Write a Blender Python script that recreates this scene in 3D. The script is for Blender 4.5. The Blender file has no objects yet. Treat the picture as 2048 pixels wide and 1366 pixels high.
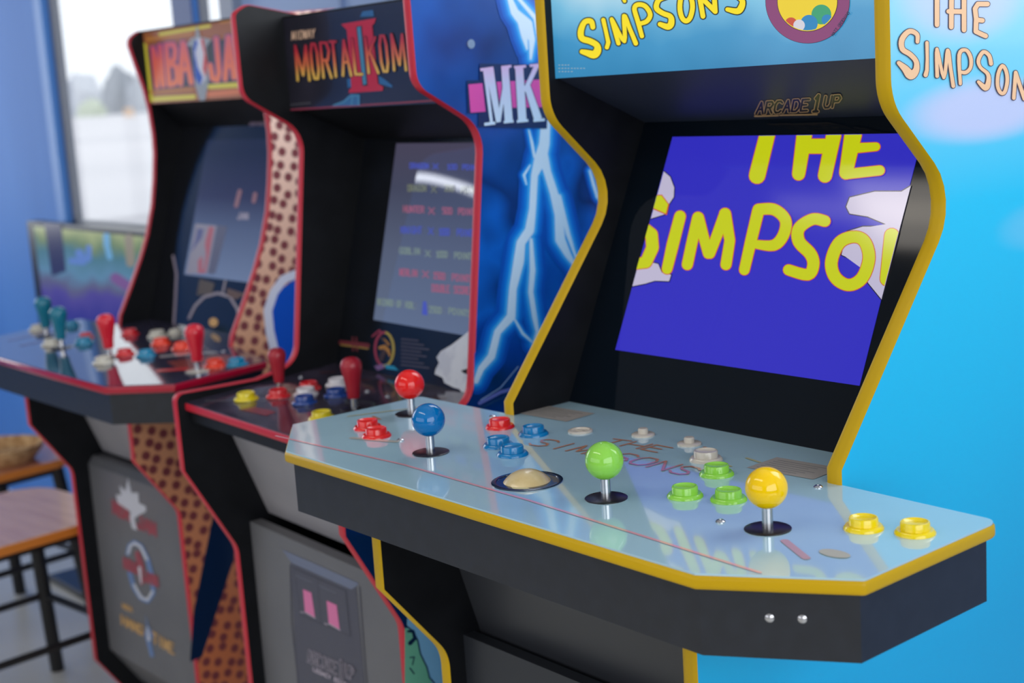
import bpy, bmesh, math, random
from mathutils import Vector, Matrix
random.seed(4)
S = bpy.context.scene
C = S.collection
PI = math.pi
H = 0.96                       # deck top of the nearest cabinet above the floor
W = 0.2415                     # half width of a cabinet
T = 0.016                      # thickness of its side panels

# ------------------------------------------------------------------ camera
CP = Vector((1.0526, -1.0181, 0.3784 + H)); YAW, PITCH, ROLL, FPX = 0.8942, 0.1768, -0.0640, 2921.0
_f = Vector((-math.sin(YAW)*math.cos(PITCH), math.cos(YAW)*math.cos(PITCH), -math.sin(PITCH)))
_r0 = Vector((math.cos(YAW), math.sin(YAW), 0)); _u0 = _r0.cross(_f)
_r = _r0*math.cos(ROLL) + _u0*math.sin(ROLL); _u = -_r0*math.sin(ROLL) + _u0*math.cos(ROLL)
cam = bpy.data.cameras.new('camera'); camo = bpy.data.objects.new('camera', cam); C.objects.link(camo)
camo.matrix_world = Matrix(((_r.x, _u.x, -_f.x, CP.x), (_r.y, _u.y, -_f.y, CP.y), (_r.z, _u.z, -_f.z, CP.z), (0, 0, 0, 1)))
cam.sensor_width = 36; cam.lens = FPX/2048*36; cam.clip_start = 0.05; cam.clip_end = 2000
cam.dof.use_dof = True; cam.dof.focus_distance = 1.36; cam.dof.aperture_fstop = 5.6
S.camera = camo
S.view_settings.view_transform = 'Standard'; S.view_settings.look = 'None'
S.view_settings.exposure = 0.0; S.view_settings.gamma = 1.0

# ------------------------------------------------------------------ world, daylight, added lamps
wd = bpy.data.worlds.new('overcast'); S.world = wd; wd.use_nodes = True
bg = wd.node_tree.nodes['Background']; bg.inputs[0].default_value = (0.93, 0.96, 1.0, 1); bg.inputs[1].default_value = 1.15

def area(name, loc, rot, sx, sy, power, col=(1, 1, 1)):
    l = bpy.data.lights.new(name, 'AREA'); l.shape = 'RECTANGLE'; l.size = sx; l.size_y = sy; l.energy = power; l.color = col
    o = bpy.data.objects.new(name, l); o.location = loc; o.rotation_euler = rot; C.objects.link(o); return o
# daylight entering through the windows of the right wall, the front wall and the back wall
area('daylight_right_window', (3.15, -1.6, 1.75), (0, math.radians(90), 0), 1.9, 3.6, 66, (0.93, 0.97, 1.0))
area('daylight_front_window', (-1.2, -4.42, 1.75), (math.radians(90), 0, 0), 5.4, 1.7, 22, (0.95, 0.98, 1.0))
area('daylight_back_window', (-0.2, 0.70, 2.05), (math.radians(-90), 0, 0), 2.0, 1.1, 30, (0.93, 0.97, 1.0))
area('added_fill_left_window', (-5.12, -.35, 1.7), (0, math.radians(-90), 0), 1.7, 1.5, 18, (0.93, 0.97, 1.0))  # unseen left window light, added to brighten the back wall and floor
area('added_ceiling_lamp_light', (-0.6, -1.6, 2.80), (0, 0, 0), 2.2, 0.3, 14, (1.0, 0.93, 0.84))  # extra overhead light, added together with the ceiling lamps

# ------------------------------------------------------------------ pixel -> plane (photo frame 2048x1366)
class Frame:
    def __init__(s, X, yaw): s.X = X; s.yaw = yaw; s.c = math.cos(yaw); s.s = math.sin(yaw)
    def loc(s, P):
        d = P - Vector((s.X, 0, 0)); return Vector((s.c*d.x + s.s*d.y, -s.s*d.x + s.c*d.y, d.z))
    def hit(s, p, p0, n):
        o = s.loc(CP); v = s.loc(CP + _f + _r*((p[0]-1024)/FPX) - _u*((p[1]-683)/FPX)) - o
        return o + v*(((p0 - o).dot(n))/v.dot(n))
WORLD = Frame(0, 0)

# ------------------------------------------------------------------ materials
def lin(c):
    return tuple((x/255/12.92 if x/255 <= 0.04045 else ((x/255+0.055)/1.055)**2.4) for x in c)
_mats = {}
def mat(name, col, rough=0.5, metal=0.0, coat=0.0, emit=0.0, spec=0.5, noise=None):
    if name in _mats: return _mats[name]
    m = bpy.data.materials.new(name); m.use_nodes = True; nt = m.node_tree; b = nt.nodes['Principled BSDF']
    c = (*lin(col), 1)
    b.inputs['Base Color'].default_value = c; b.inputs['Roughness'].default_value = rough; b.inputs['Metallic'].default_value = metal
    b.inputs['Coat Weight'].default_value = coat; b.inputs['Coat Roughness'].default_value = 0.03
    b.inputs['Specular IOR Level'].default_value = spec
    if emit:
        b.inputs['Emission Color'].default_value = c; b.inputs['Emission Strength'].default_value = emit
        b.inputs['Base Color'].default_value = (0.01, 0.01, 0.012, 1)
    if noise:                                  # (scale, other colour, low, high, (stretch))
        tc = nt.nodes.new('ShaderNodeTexCoord'); mp = nt.nodes.new('ShaderNodeMapping'); nz = nt.nodes.new('ShaderNodeTexNoise')
        rp = nt.nodes.new('ShaderNodeValToRGB'); nt.links.new(tc.outputs['Object'], mp.inputs[0]); nt.links.new(mp.outputs[0], nz.inputs[0])
        nz.inputs['Scale'].default_value = noise[0]; nz.inputs['Detail'].default_value = 4
        if len(noise) > 4: mp.inputs['Scale'].default_value = noise[4]
        e = rp.color_ramp.elements; e[0].position = noise[2]; e[1].position = noise[3]; e[0].color = c; e[1].color = (*lin(noise[1]), 1)
        nt.links.new(nz.outputs[0], rp.inputs[0]); nt.links.new(rp.outputs[0], b.inputs['Emission Color' if emit else 'Base Color'])
    _mats[name] = m; return m

def ramp_mat(name, axis, stops, rough=0.4, coat=0.0, emit=0.0, lo=0.0, hi=1.0, noise=0.0, nscale=6.0):
    """printed colour or painted-in light that changes along one local axis of the object (with a little cloudiness)"""
    m = bpy.data.materials.new(name); m.use_nodes = True; nt = m.node_tree; b = nt.nodes['Principled BSDF']
    tc = nt.nodes.new('ShaderNodeTexCoord'); sp = nt.nodes.new('ShaderNodeSeparateXYZ'); mr = nt.nodes.new('ShaderNodeMapRange'); rp = nt.nodes.new('ShaderNodeValToRGB')
    nt.links.new(tc.outputs['Object'], sp.inputs[0]); nt.links.new(sp.outputs['XYZ'.index(axis)], mr.inputs[0])
    mr.inputs[1].default_value = lo; mr.inputs[2].default_value = hi
    out = mr.outputs[0]
    if noise:
        nz = nt.nodes.new('ShaderNodeTexNoise'); nz.inputs['Scale'].default_value = nscale; nt.links.new(tc.outputs['Object'], nz.inputs[0])
        a = nt.nodes.new('ShaderNodeMath'); a.operation = 'MULTIPLY_ADD'; a.inputs[1].default_value = noise; a.inputs[2].default_value = -noise/2
        nt.links.new(nz.outputs[0], a.inputs[0]); s = nt.nodes.new('ShaderNodeMath'); s.operation = 'ADD'
        nt.links.new(out, s.inputs[0]); nt.links.new(a.outputs[0], s.inputs[1]); out = s.outputs[0]
    nt.links.new(out, rp.inputs[0]); cr = rp.color_ramp
    while len(cr.elements) < len(stops): cr.elements.new(0.5)
    for e, (p, c) in zip(cr.elements, stops): e.position = p; e.color = (*lin(c), 1)
    b.inputs['Roughness'].default_value = rough; b.inputs['Coat Weight'].default_value = coat; b.inputs['Coat Roughness'].default_value = 0.05
    if emit:
        nt.links.new(rp.outputs[0], b.inputs['Emission Color']); b.inputs['Emission Strength'].default_value = emit
        b.inputs['Base Color'].default_value = (0.01, 0.01, 0.012, 1)
    else: nt.links.new(rp.outputs[0], b.inputs['Base Color'])
    return m

BLACK = mat('black_laminate', (10, 12, 17), 0.5, spec=.25, noise=(30, (18, 20, 25), 0.35, 0.75))
BEZEL = mat('black_acrylic', (8, 16, 25), 0.06, spec=.22)
FASCIA = mat('black_fascia', (20, 24, 33), 0.42, noise=(60, (26, 30, 40), 0.4, 0.7))
YEL = mat('yellow_trim', (192, 154, 0), 0.42, spec=.25)
RED = mat('red_trim', (188, 30, 50), 0.4, spec=.4)
CRIM = mat('crimson_trim', (165, 10, 42), 0.25, coat=0.3)
STEEL = mat('steel', (190, 190, 195), 0.22, 1.0)
DISC = mat('black_washer', (26, 22, 32), 0.3)
GREYP = mat('grey_panel', (150, 148, 155), 0.35, noise=(9, (160, 157, 163), 0.35, 0.7))
GREYD = mat('grey_door_panel', (98, 98, 103), 0.42, noise=(7, (105, 105, 109), 0.35, 0.7))
APRON1 = mat('dark_apron', (52, 54, 60), 0.4)

# ------------------------------------------------------------------ mesh helpers
def obj(name, verts, faces, mats, parent=None, idx=None, smooth=False):
    me = bpy.data.meshes.new(name); me.from_pydata([tuple(v) for v in verts], [], faces)
    for m in (mats if isinstance(mats, (list, tuple)) else [mats]): me.materials.append(m)
    if idx:
        for p, i in zip(me.polygons, idx): p.material_index = i
    if smooth:
        for p in me.polygons: p.use_smooth = True
    me.validate(); me.update()
    o = bpy.data.objects.new(name, me); C.objects.link(o); o.parent = parent
    return o

class MB:
    def __init__(s): s.v = []; s.f = []; s.i = []
    def add(s, V, F, i=0):
        n = len(s.v); s.v += [Vector(v) for v in V]; s.f += [[k+n for k in f] for f in F]; s.i += [i]*len(F)
    def box(s, a, b, i=0):
        x0, y0, z0 = a; x1, y1, z1 = b
        V = [(x, y, z) for x in (x0, x1) for y in (y0, y1) for z in (z0, z1)]
        s.add(V, [(0, 1, 3, 2), (4, 6, 7, 5), (0, 4, 5, 1), (2, 3, 7, 6), (0, 2, 6, 4), (1, 5, 7, 3)], i)
    def lathe(s, prof, c=(0, 0, 0), seg=28, i=0):
        V = []; F = []
        for r, z in prof:
            for k in range(seg):
                a = 2*PI*k/seg; V.append((c[0]+r*math.cos(a), c[1]+r*math.sin(a), c[2]+z))
        for j in range(len(prof)-1):
            for k in range(seg):
                a, b = j*seg+k, j*seg+(k+1) % seg; F.append((a, b, b+seg, a+seg))
        F.append(list(range(seg))[::-1]); F.append([(len(prof)-1)*seg+k for k in range(seg)])
        s.add(V, F, i)
    def tube(s, a, b, r, seg=10, i=0):
        a, b = Vector(a), Vector(b); d = (b-a).normalized(); q = d.orthogonal().normalized(); w = d.cross(q)
        V = [p + (q*math.cos(2*PI*k/seg) + w*math.sin(2*PI*k/seg))*r for p in (a, b) for k in range(seg)]
        s.add(V, [(k, (k+1) % seg, seg+(k+1) % seg, seg+k) for k in range(seg)] + [list(range(seg))[::-1], list(range(seg, 2*seg))], i)
    def prism(s, poly, fn, a, b, i=0, ia=None, ib=None):
        """polygon in 2D extruded between a and b through fn(p, t)"""
        n = len(poly); V = [fn(p, a) for p in poly] + [fn(p, b) for p in poly]
        s.add(V, [(k, (k+1) % n, n+(k+1) % n, n+k) for k in range(n)], i)
        m = len(s.v)-2*n
        s.f.append([m+k for k in range(n)][::-1]); s.i.append(i if ia is None else ia)
        s.f.append([m+n+k for k in range(n)]); s.i.append(i if ib is None else ib)
    def build(s, name, mats, parent=None, smooth=False, fix=True, bevel=0):
        o = obj(name, s.v, s.f, mats, parent, s.i, smooth)
        if fix:
            bm = bmesh.new(); bm.from_mesh(o.data); bmesh.ops.recalc_face_normals(bm, faces=bm.faces); bm.to_mesh(o.data); bm.free()
        if smooth: o.data.set_sharp_from_angle(angle=math.radians(40))
        if bevel:
            bv = o.modifiers.new('bevel', 'BEVEL'); bv.width = bevel; bv.segments = 2; bv.limit_method = 'ANGLE'
        return o

def rounded(pts, n=6):
    """pts: (a, b, radius) -> polyline with rounded corners (closed)"""
    out = []; N = len(pts)
    for k in range(N):
        P = Vector(pts[k][:2]); r = pts[k][2] if len(pts[k]) > 2 else 0
        if r <= 0: out.append((P.x, P.y)); continue
        A = Vector(pts[k-1][:2])-P; B = Vector(pts[(k+1) % N][:2])-P
        la, lb = A.length, B.length; A.normalize(); B.normalize(); ang = A.angle(B); t = r/math.tan(ang/2)
        t = min(t, la*0.49, lb*0.49); r = t*math.tan(ang/2); c = P + (A+B).normalized()*(r/math.sin(ang/2))
        p0, p1 = P+A*t, P+B*t; v0, v1 = p0-c, p1-c; a0 = math.atan2(v0.y, v0.x); a1 = math.atan2(v1.y, v1.x); d = (a1-a0+PI) % (2*PI)-PI
        for q in range(n+1):
            a = a0+d*q/n; out.append((c.x+r*math.cos(a), c.y+r*math.sin(a)))
    return out

def empty(name, loc, yaw=0):
    o = bpy.data.objects.new(name, None); o.empty_display_size = 0.1; o.location = loc; o.rotation_euler = (0, 0, yaw); C.objects.link(o); return o
def tag(o, label, cat, group=None):
    o['label'] = label; o['category'] = cat
    if group: o['group'] = group
    return o
def struct(o): o['kind'] = 'structure'; return o

# ------------------------------------------------------------------ flat printed artwork
FONT = {
 'A': [[(0, 0), (.5, 1), (1, 0)], [(.22, .38), (.78, .38)]], 'B': [[(0, 0), (0, 1), (.7, 1), (.85, .78), (.7, .54), (0, .54)], [(.7, .54), (1, .3), (.8, 0), (0, 0)]],
 'C': [[(1, .85), (.75, 1), (.25, 1), (0, .75), (0, .25), (.25, 0), (.75, 0), (1, .15)]], 'D': [[(0, 0), (0, 1), (.65, 1), (1, .7), (1, .3), (.65, 0), (0, 0)]],
 'E': [[(1, 1), (0, 1), (0, 0), (1, 0)], [(0, .53), (.75, .53)]], 'F': [[(1, 1), (0, 1), (0, 0)], [(0, .53), (.75, .53)]],
 'G': [[(1, .85), (.75, 1), (.25, 1), (0, .75), (0, .25), (.25, 0), (.8, 0), (1, .2), (1, .45), (.6, .45)]], 'H': [[(0, 0), (0, 1)], [(1, 0), (1, 1)], [(0, .5), (1, .5)]],
 'I': [[(.5, 0), (.5, 1)]], 'J': [[(.85, 1), (.85, .25), (.6, 0), (.25, 0), (.05, .3)]], 'K': [[(0, 0), (0, 1)], [(1, 1), (0, .45)], [(.3, .6), (1, 0)]],
 'L': [[(0, 1), (0, 0), (1, 0)]], 'M': [[(0, 0), (.05, 1), (.5, .15), (.95, 1), (1, 0)]], 'N': [[(0, 0), (0, 1), (1, 0), (1, 1)]],
 'O': [[(.25, 0), (0, .25), (0, .75), (.25, 1), (.75, 1), (1, .75), (1, .25), (.75, 0), (.25, 0)]], 'P': [[(0, 0), (0, 1), (.75, 1), (1, .78), (.75, .5), (0, .5)]],
 'R': [[(0, 0), (0, 1), (.75, 1), (1, .78), (.75, .5), (0, .5)], [(.5, .5), (1, 0)]], 'S': [[(1, .85), (.75, 1), (.25, 1), (0, .78), (.25, .55), (.8, .45), (1, .22), (.75, 0), (.25, 0), (0, .15)]],
 'T': [[(0, 1), (1, 1)], [(.5, 1), (.5, 0)]], 'U': [[(0, 1), (0, .25), (.25, 0), (.75, 0), (1, .25), (1, 1)]], 'V': [[(0, 1), (.5, 0), (1, 1)]],
 'W': [[(0, 1), (.22, 0), (.5, .8), (.78, 0), (1, 1)]], 'X': [[(0, 0), (1, 1)], [(0, 1), (1, 0)]], 'Y': [[(0, 1), (.5, .5), (1, 1)], [(.5, .5), (.5, 0)]], 'Z': [[(0, 1), (1, 1), (0, 0), (1, 0)]],
 '0': [[(.25, 0), (0, .25), (0, .75), (.25, 1), (.75, 1), (1, .75), (1, .25), (.75, 0), (.25, 0)]], '1': [[(.2, .8), (.55, 1), (.55, 0)], [(.2, 0), (.9, 0)]],
 '2': [[(0, .8), (.25, 1), (.75, 1), (1, .75), (0, 0), (1, 0)]], '5': [[(1, 1), (.05, 1), (0, .55), (.7, .6), (1, .35), (.75, 0), (0, .05)]], '-': [[(.2, .5), (.8, .5)]], '.': [[(.4, 0), (.5, .05)]], ' ': []}

def Zm(x0, y0, s):
    return lambda pts: [((x0 + p[0]*s, y0 + p[1]*s) + tuple(v*s for v in p[2:])) for p in pts]

def clip_poly(P, Q):
    """clip polygon P by convex polygon Q (both 2D)"""
    ar = sum(Q[k][0]*Q[(k+1) % len(Q)][1]-Q[(k+1) % len(Q)][0]*Q[k][1] for k in range(len(Q)))
    sg = 1 if ar > 0 else -1
    for k in range(len(Q)):
        a, b = Q[k], Q[(k+1) % len(Q)]
        d = lambda p: sg*((b[0]-a[0])*(p[1]-a[1])-(b[1]-a[1])*(p[0]-a[0]))
        out = []
        for j in range(len(P)):
            p, q = P[j-1], P[j]; dp, dq = d(p), d(q)
            if (dp >= 0) != (dq >= 0):
                t = dp/(dp-dq); out.append((p[0]+(q[0]-p[0])*t, p[1]+(q[1]-p[1])*t))
            if dq >= 0: out.append(q)
        P = out
        if len(P) < 3: return []
    return P

class Art:
    """prints laid on one plane of a cabinet; 2D points go through fn to 3D, layers are stacked 0.12 mm apart"""
    def __init__(s, fn, n, clip=None): s.fn = fn; s.n = Vector(n).normalized(); s.mb = MB(); s.mats = []; s.clip = clip; s.k = 1; s.c = 0
    def mi(s, m):
        if m not in s.mats: s.mats.append(m)
        return s.mats.index(m)
    def poly(s, pts, m, layer=None):
        pts = [tuple(p[:2]) for p in pts]
        if s.clip: pts = clip_poly(pts, s.clip)
        if len(pts) < 3: return
        s.c = (s.c + 1) % 37
        off = s.n*(0.00035 + 0.00012*(s.k if layer is None else layer) + 3e-6*s.c)
        s.mb.add([s.fn(p) + off for p in pts], [list(range(len(pts)))], s.mi(m))
    def stroke(s, pts, w, m, layer=None, closed=False, cap=True, smooth=False):
        pts = [(p[0], p[1], p[2] if len(p) > 2 else w) for p in pts]
        if closed: pts = pts+[pts[0]]
        if smooth and len(pts) >= 6:
            ring = math.dist(pts[0][:2], pts[-1][:2]) < 1e-6; q = []
            for i in range(len(pts)-1):
                p1, p2 = pts[i], pts[i+1]
                p0 = pts[i-1] if i else (pts[-2] if ring else pts[0]); p3 = pts[i+2] if i+2 < len(pts) else (pts[1] if ring else pts[-1])
                for j in range(4):
                    t = j/4; q.append(tuple(.5*(2*p1[c]+(p2[c]-p0[c])*t+(2*p0[c]-5*p1[c]+4*p2[c]-p3[c])*t*t+(3*p1[c]-p0[c]-3*p2[c]+p3[c])*t**3) for c in range(3)))
            pts = q+[pts[-1]]
        for a, b in zip(pts, pts[1:]):
            dx, dy = b[0]-a[0], b[1]-a[1]; L = math.hypot(dx, dy)
            if L < 1e-9: continue
            nx, ny = -dy/L/2, dx/L/2
            s.poly([(a[0]+nx*a[2], a[1]+ny*a[2]), (b[0]+nx*b[2], b[1]+ny*b[2]), (b[0]-nx*b[2], b[1]-ny*b[2]), (a[0]-nx*a[2], a[1]-ny*a[2])], m, layer)
        J = pts if cap else pts[1:-1]
        for q in J: s.disc(q, q[2]/2, m, layer, 14)
    def disc(s, c, r, m, layer=None, seg=40, ry=None):
        s.poly([(c[0]+r*math.cos(2*PI*k/seg), c[1]+(ry or r)*math.sin(2*PI*k/seg)) for k in range(seg)], m, layer)
    def strokes(s, lines, w, m, outline=None, ow=0, smooth=False):
        if outline:
            for l in lines: s.stroke([(p[0], p[1], (p[2] if len(p) > 2 else w)+ow) for p in l], w+ow, outline, smooth=smooth)
            s.k += 1
        for l in lines: s.stroke(l, w, m, smooth=smooth)
        s.k += 1
    def text(s, txt, p0, p1, up, w, m, outline=None, ow=0, gap=0.28, arc=0):
        """text from p0 to p1 along the baseline, cap height vector up"""
        n = len(txt); adv = (1+gap); tot = n*adv-gap; lines = []
        for k, ch in enumerate(txt):
            for l in FONT.get(ch, []):
                q = []
                for gx, gy in l:
                    t = (k*adv+gx)/tot; a = arc*(1-(2*t-1)**2)
                    q.append((p0[0]+(p1[0]-p0[0])*t+up[0]*(gy+a), p0[1]+(p1[1]-p0[1])*t+up[1]*(gy+a)))
                lines.append(q)
        s.strokes(lines, w, m, outline, ow)
    def build(s, name, parent): return s.mb.build(name, s.mats, parent, fix=False)

def px_art(F, p0, n, clip=None):
    n = Vector(n).normalized(); p0 = Vector(p0)
    if n.dot(F.loc(CP)-p0) < 0: n = -n
    return Art(lambda p: F.hit(p, p0, n), n, clip)

# ------------------------------------------------------------------ cabinet pieces
def side_panel(root, prof, sx, m_out, trim, name='side_panel'):
    P = rounded(prof); mb = MB(); xo, xi = sx*W, sx*(W-T)
    mb.prism(P, lambda p, t: Vector((t, p[0], p[1]+H)), xi, xo, 0, 0, 1)
    o = mb.build(name, [BLACK, m_out], root)
    # plastic edge trim running along the whole edge, slightly domed
    cx = sum(p[0] for p in P)/len(P); N = len(P); tb = MB(); V = []; K = 7
    ar = sum(P[k][0]*P[(k+1) % N][1]-P[(k+1) % N][0]*P[k][1] for k in range(N)); sg = 1 if ar > 0 else -1
    for k in range(N):
        a, b, c = Vector(P[k-1]), Vector(P[k]), Vector(P[(k+1) % N])
        d1 = (b-a); d2 = (c-b)
        if d1.length < 1e-7: d1 = d2
        if d2.length < 1e-7: d2 = d1
        d1.normalize(); d2.normalize(); n1 = Vector((d1.y, -d1.x))*sg; n2 = Vector((d2.y, -d2.x))*sg
        n = (n1+n2); n = n.normalized()/max(0.4, n.normalized().dot(n1))
        for j in range(K):
            t = j/(K-1); h = 0.0026*(1-abs(2*t-1)**5)*.55+0.0002; q = b+n*h
            V.append((xo+(xi-xo)*t + sx*0.0004*(1-2*t), q.x, q.y+H))
    F = [(k*K+j, ((k+1) % N)*K+j, ((k+1) % N)*K+j+1, k*K+j+1) for k in range(N) for j in range(K-1)]
    tb.add(V, F); tb.build('edge_trim', [trim], o, smooth=True)
    return o

def xz_panel(root, name, pts, m, x0=-W+T, x1=W-T, thick=0.012, smooth=False):
    """strip of flat boards following (y, z) points between the side panels, thickness going backwards"""
    mb = MB()
    up = []
    n = len(pts)
    for k, p in enumerate(pts): up.append((p[0]+thick, p[1]))
    poly = list(pts)+up[::-1]
    mb.prism(poly, lambda p, t: Vector((t, p[0], p[1]+H)), x0, x1)
    return mb.build(name, [m], root)

BTN = [(.0165, 0), (.0165, .0012), (.0148, .0034), (.0122, .0036)]
PLG = [(.0119, .0005), (.0119, .0086), (.0114, .0098), (.0104, .0100), (.0092, .0088), (.0065, .0078), (.0001, .0074)]
def button(root, p, m, s=1.0, name='push_button'):
    """rim (part) with its plunger (sub-part)"""
    a = MB(); a.lathe([(r*s, z*s) for r, z in BTN], (0, 0, 0)); o = a.build(name, [m], root, smooth=True); o.location = p
    b = MB(); b.lathe([(r*s, z*s) for r, z in PLG], (0, 0, 0)); b.build('plunger', [m], o, smooth=True)
    return o
def knob(root, p, m):
    a = MB(); a.lathe([(.0125, 0), (.0125, .0015), (.011, .0024), (.006, .0024)]); o = a.build('small_button', [m], root, smooth=True); o.location = p
    b = MB(); b.lathe([(.0055, .001), (.0055, .0068), (.0045, .0078), (.0001, .0080)], (0, 0, 0), 20); b.build('plunger', [m], o, smooth=True)
def joystick(root, p, m, kind='ball', s=1.0, disc=DISC):
    a = MB(); a.lathe([(.0046*s, -.004), (.0046*s, .0185*s), (.0036*s, .0190*s), (.0036*s, .026*s)], (0, 0, 0), 20)
    o = a.build('joystick_shaft', [STEEL], root, smooth=True); o.location = p
    w = MB(); w.lathe([(.0196*s, 0), (.0196*s, .0008), (.0188*s, .0012), (.006*s, .0014)]); w.build('dust_washer', [disc], o, smooth=True)
    t = MB()
    if kind == 'ball':
        t.lathe([(max(.0001, .0175*math.sin(PI*k/22)), .0354-.0175*math.cos(PI*k/22)) for k in range(23)], (0, 0, 0), 40)
        t.build('ball_top', [m], o, smooth=True)
    else:
        t.lathe([(r*s, z*s) for r, z in ((.0001, .0155), (.0078, .016), (.0086, .019), (.0094, .030), (.0122, .045), (.0142, .054), (.0150, .0595), (.0146, .064), (.0128, .0682), (.0096, .0712), (.005, .0728), (.0001, .0732))], (0, 0, 0), 32)
        t.build('bat_top', [m], o, smooth=True)
    return o
def screw(root, p):
    a = MB(); a.lathe([(.0042, 0), (.0042, .0008), (.0030, .0020), (.0012, .0022), (.0010, .0014), (.0001, .0014)], (0, 0, 0), 16)
    o = a.build('screw', [STEEL], root, smooth=True); o.location = p

def deck(root, out, z0, sl, m_top, trim, fas, th=0.0125, inset=0.007, zf=0.069):
    """control deck: plate with printed top, plastic trim round its edge, boxed fascia below"""
    Z = lambda y: z0+sl*y+H
    P = rounded(out, 4)
    a = MB(); a.prism(P, lambda p, t: Vector((p[0], p[1], Z(p[1])+t)), -th, -.0018, 0, 0, 1); a.prism(P, lambda p, t: Vector((p[0], p[1], Z(p[1])+t)), -.0017, 0.0, 1, 1, 1)
    o = a.build('control_deck', [fas, m_top], root)
    # trim
    N = len(P); ar = sum(P[k][0]*P[(k+1) % N][1]-P[(k+1) % N][0]*P[k][1] for k in range(N)); sg = 1 if ar > 0 else -1
    V = []; K = 7
    for k in range(N):
        A, B, Cc = Vector(P[k-1]), Vector(P[k]), Vector(P[(k+1) % N]); d1 = (B-A).normalized(); d2 = (Cc-B).normalized()
        n1 = Vector((d1.y, -d1.x))*sg; n2 = Vector((d2.y, -d2.x))*sg; n = (n1+n2).normalized(); n = n/max(.5, n.dot(n1))
        for j in range(K):
            t = j/(K-1); q = B+n*(0.0016*(1-abs(2*t-1)**5)+0.0002); V.append((q.x, q.y, Z(B.y)-.0016-(th-.0014)*t))
    tb = MB(); tb.add(V, [(k*K+j, ((k+1) % N)*K+j, ((k+1) % N)*K+j+1, k*K+j+1) for k in range(N) for j in range(K-1)]); tb.build('deck_trim', [trim], o, smooth=True)
    # fascia box, inset
    cx = sum(p[0] for p in out)/len(out); cy = sum(p[1] for p in out)/len(out); Q = []
    for k in range(len(out)):
        A, B, Cc = Vector(out[k-1][:2]), Vector(out[k][:2]), Vector(out[(k+1) % len(out)][:2]); d1 = (B-A).normalized(); d2 = (Cc-B).normalized()
        n1 = Vector((d1.y, -d1.x)); n2 = Vector((d2.y, -d2.x)); n = (n1+n2).normalized(); q = B+n*(-sg*inset/max(.5, n.dot(n1))); Q.append((q.x, q.y))
    f = MB(); f.prism(Q, lambda p, t: Vector((p[0], p[1], Z(p[1])+t)), -zf, -th-.0002); f.build('deck_fascia', [fas], root)
    return o

def on_deck(F, p, z0, sl):
    return F.hit(p, Vector((0, 0, z0+H)), Vector((0, -sl, 1)))

# =================================================================== the room
WALLB = mat('blue_wall_paint', (76, 136, 216), 0.6, noise=(3, (68, 126, 206), 0.4, 0.7, (1, 1, .2)))
WALLP = mat('pale_blue_wall', (150, 176, 222), 0.5)  # paler blue for the wall right of the narrow window
FRAMEG = mat('grey_window_frame', (128, 132, 142), 0.4)
FRAMEW = mat('white_sill', (215, 216, 225), 0.4)
CEILM = mat('ceiling_paint', (170, 168, 165), 0.8)
FLOORM = mat('concrete_floor', (214, 212, 202), 0.28, noise=(2.5, (224, 222, 212), 0.35, 0.7))
WALLI = mat('interior_wall', (120, 108, 100), 0.6)
XL, XR, YB, YF, ZC = -5.2, 3.2, 0.75, -4.5, 2.85
def slab(name, a, b, m): mb = MB(); mb.box(a, b); return struct(mb.build(name, [m]))
slab('floor', (XL, YF, -0.1), (XR, YB, 0), FLOORM)
slab('ceiling', (XL, YF, ZC), (XR, YB, ZC+.1), CEILM)
def wall_with_holes(name, axis, pos, lo, hi, holes, m, th=0.04, mats=None):
    """wall in the plane axis=pos between lo and hi with rectangular openings (u0,u1,z0,z1)"""
    mb = MB(); us = sorted({lo, hi, *[h[0] for h in holes], *[h[1] for h in holes]}); zs = sorted({0, ZC, *[h[2] for h in holes], *[h[3] for h in holes]})
    for u0, u1 in zip(us, us[1:]):
        for z0, z1 in zip(zs, zs[1:]):
            uc, zc = (u0+u1)/2, (z0+z1)/2
            if any(h[0] < uc < h[1] and h[2] < zc < h[3] for h in holes): continue
            i = 0
            if mats and uc > mats[0]: i = 1
            if axis == 'y': mb.box((u0, pos, z0), (u1, pos+th, z1), i)
            else: mb.box((pos, u0, z0), (pos+th, u1, z1), i)
    return struct(mb.build(name, m))
Zs = H+0.02
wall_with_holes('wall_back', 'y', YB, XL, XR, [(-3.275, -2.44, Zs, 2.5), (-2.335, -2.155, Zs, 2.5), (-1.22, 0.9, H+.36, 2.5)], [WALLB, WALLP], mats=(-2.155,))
wall_with_holes('wall_left', 'x', XL-.04, YF, YB, [(-1.1, .4, .8, 2.6)], [WALLB])  # window opening added for the left fill light
wall_with_holes('wall_right', 'x', XR, YF, YB, [(-3.5, .3, .75, 2.75)], [WALLI])
wall_with_holes('wall_front', 'y', YF-.04, XL, XR, [(-4.2, 1.8, .85, 2.65)], [WALLI])
GLASS = bpy.data.materials.new('window_glass'); GLASS.use_nodes = True
_nt = GLASS.node_tree; _nt.nodes.clear(); _o = _nt.nodes.new('ShaderNodeOutputMaterial'); _t = _nt.nodes.new('ShaderNodeBsdfTransparent'); _g = _nt.nodes.new('ShaderNodeBsdfGlossy'); _m = _nt.nodes.new('ShaderNodeMixShader')
_g.inputs['Roughness'].default_value = 0.02; _m.inputs[0].default_value = 0.04; _t.inputs[0].default_value = (.97, .985, 1, 1)
_nt.links.new(_t.outputs[0], _m.inputs[1]); _nt.links.new(_g.outputs[0], _m.inputs[2]); _nt.links.new(_m.outputs[0], _o.inputs[0])
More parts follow.
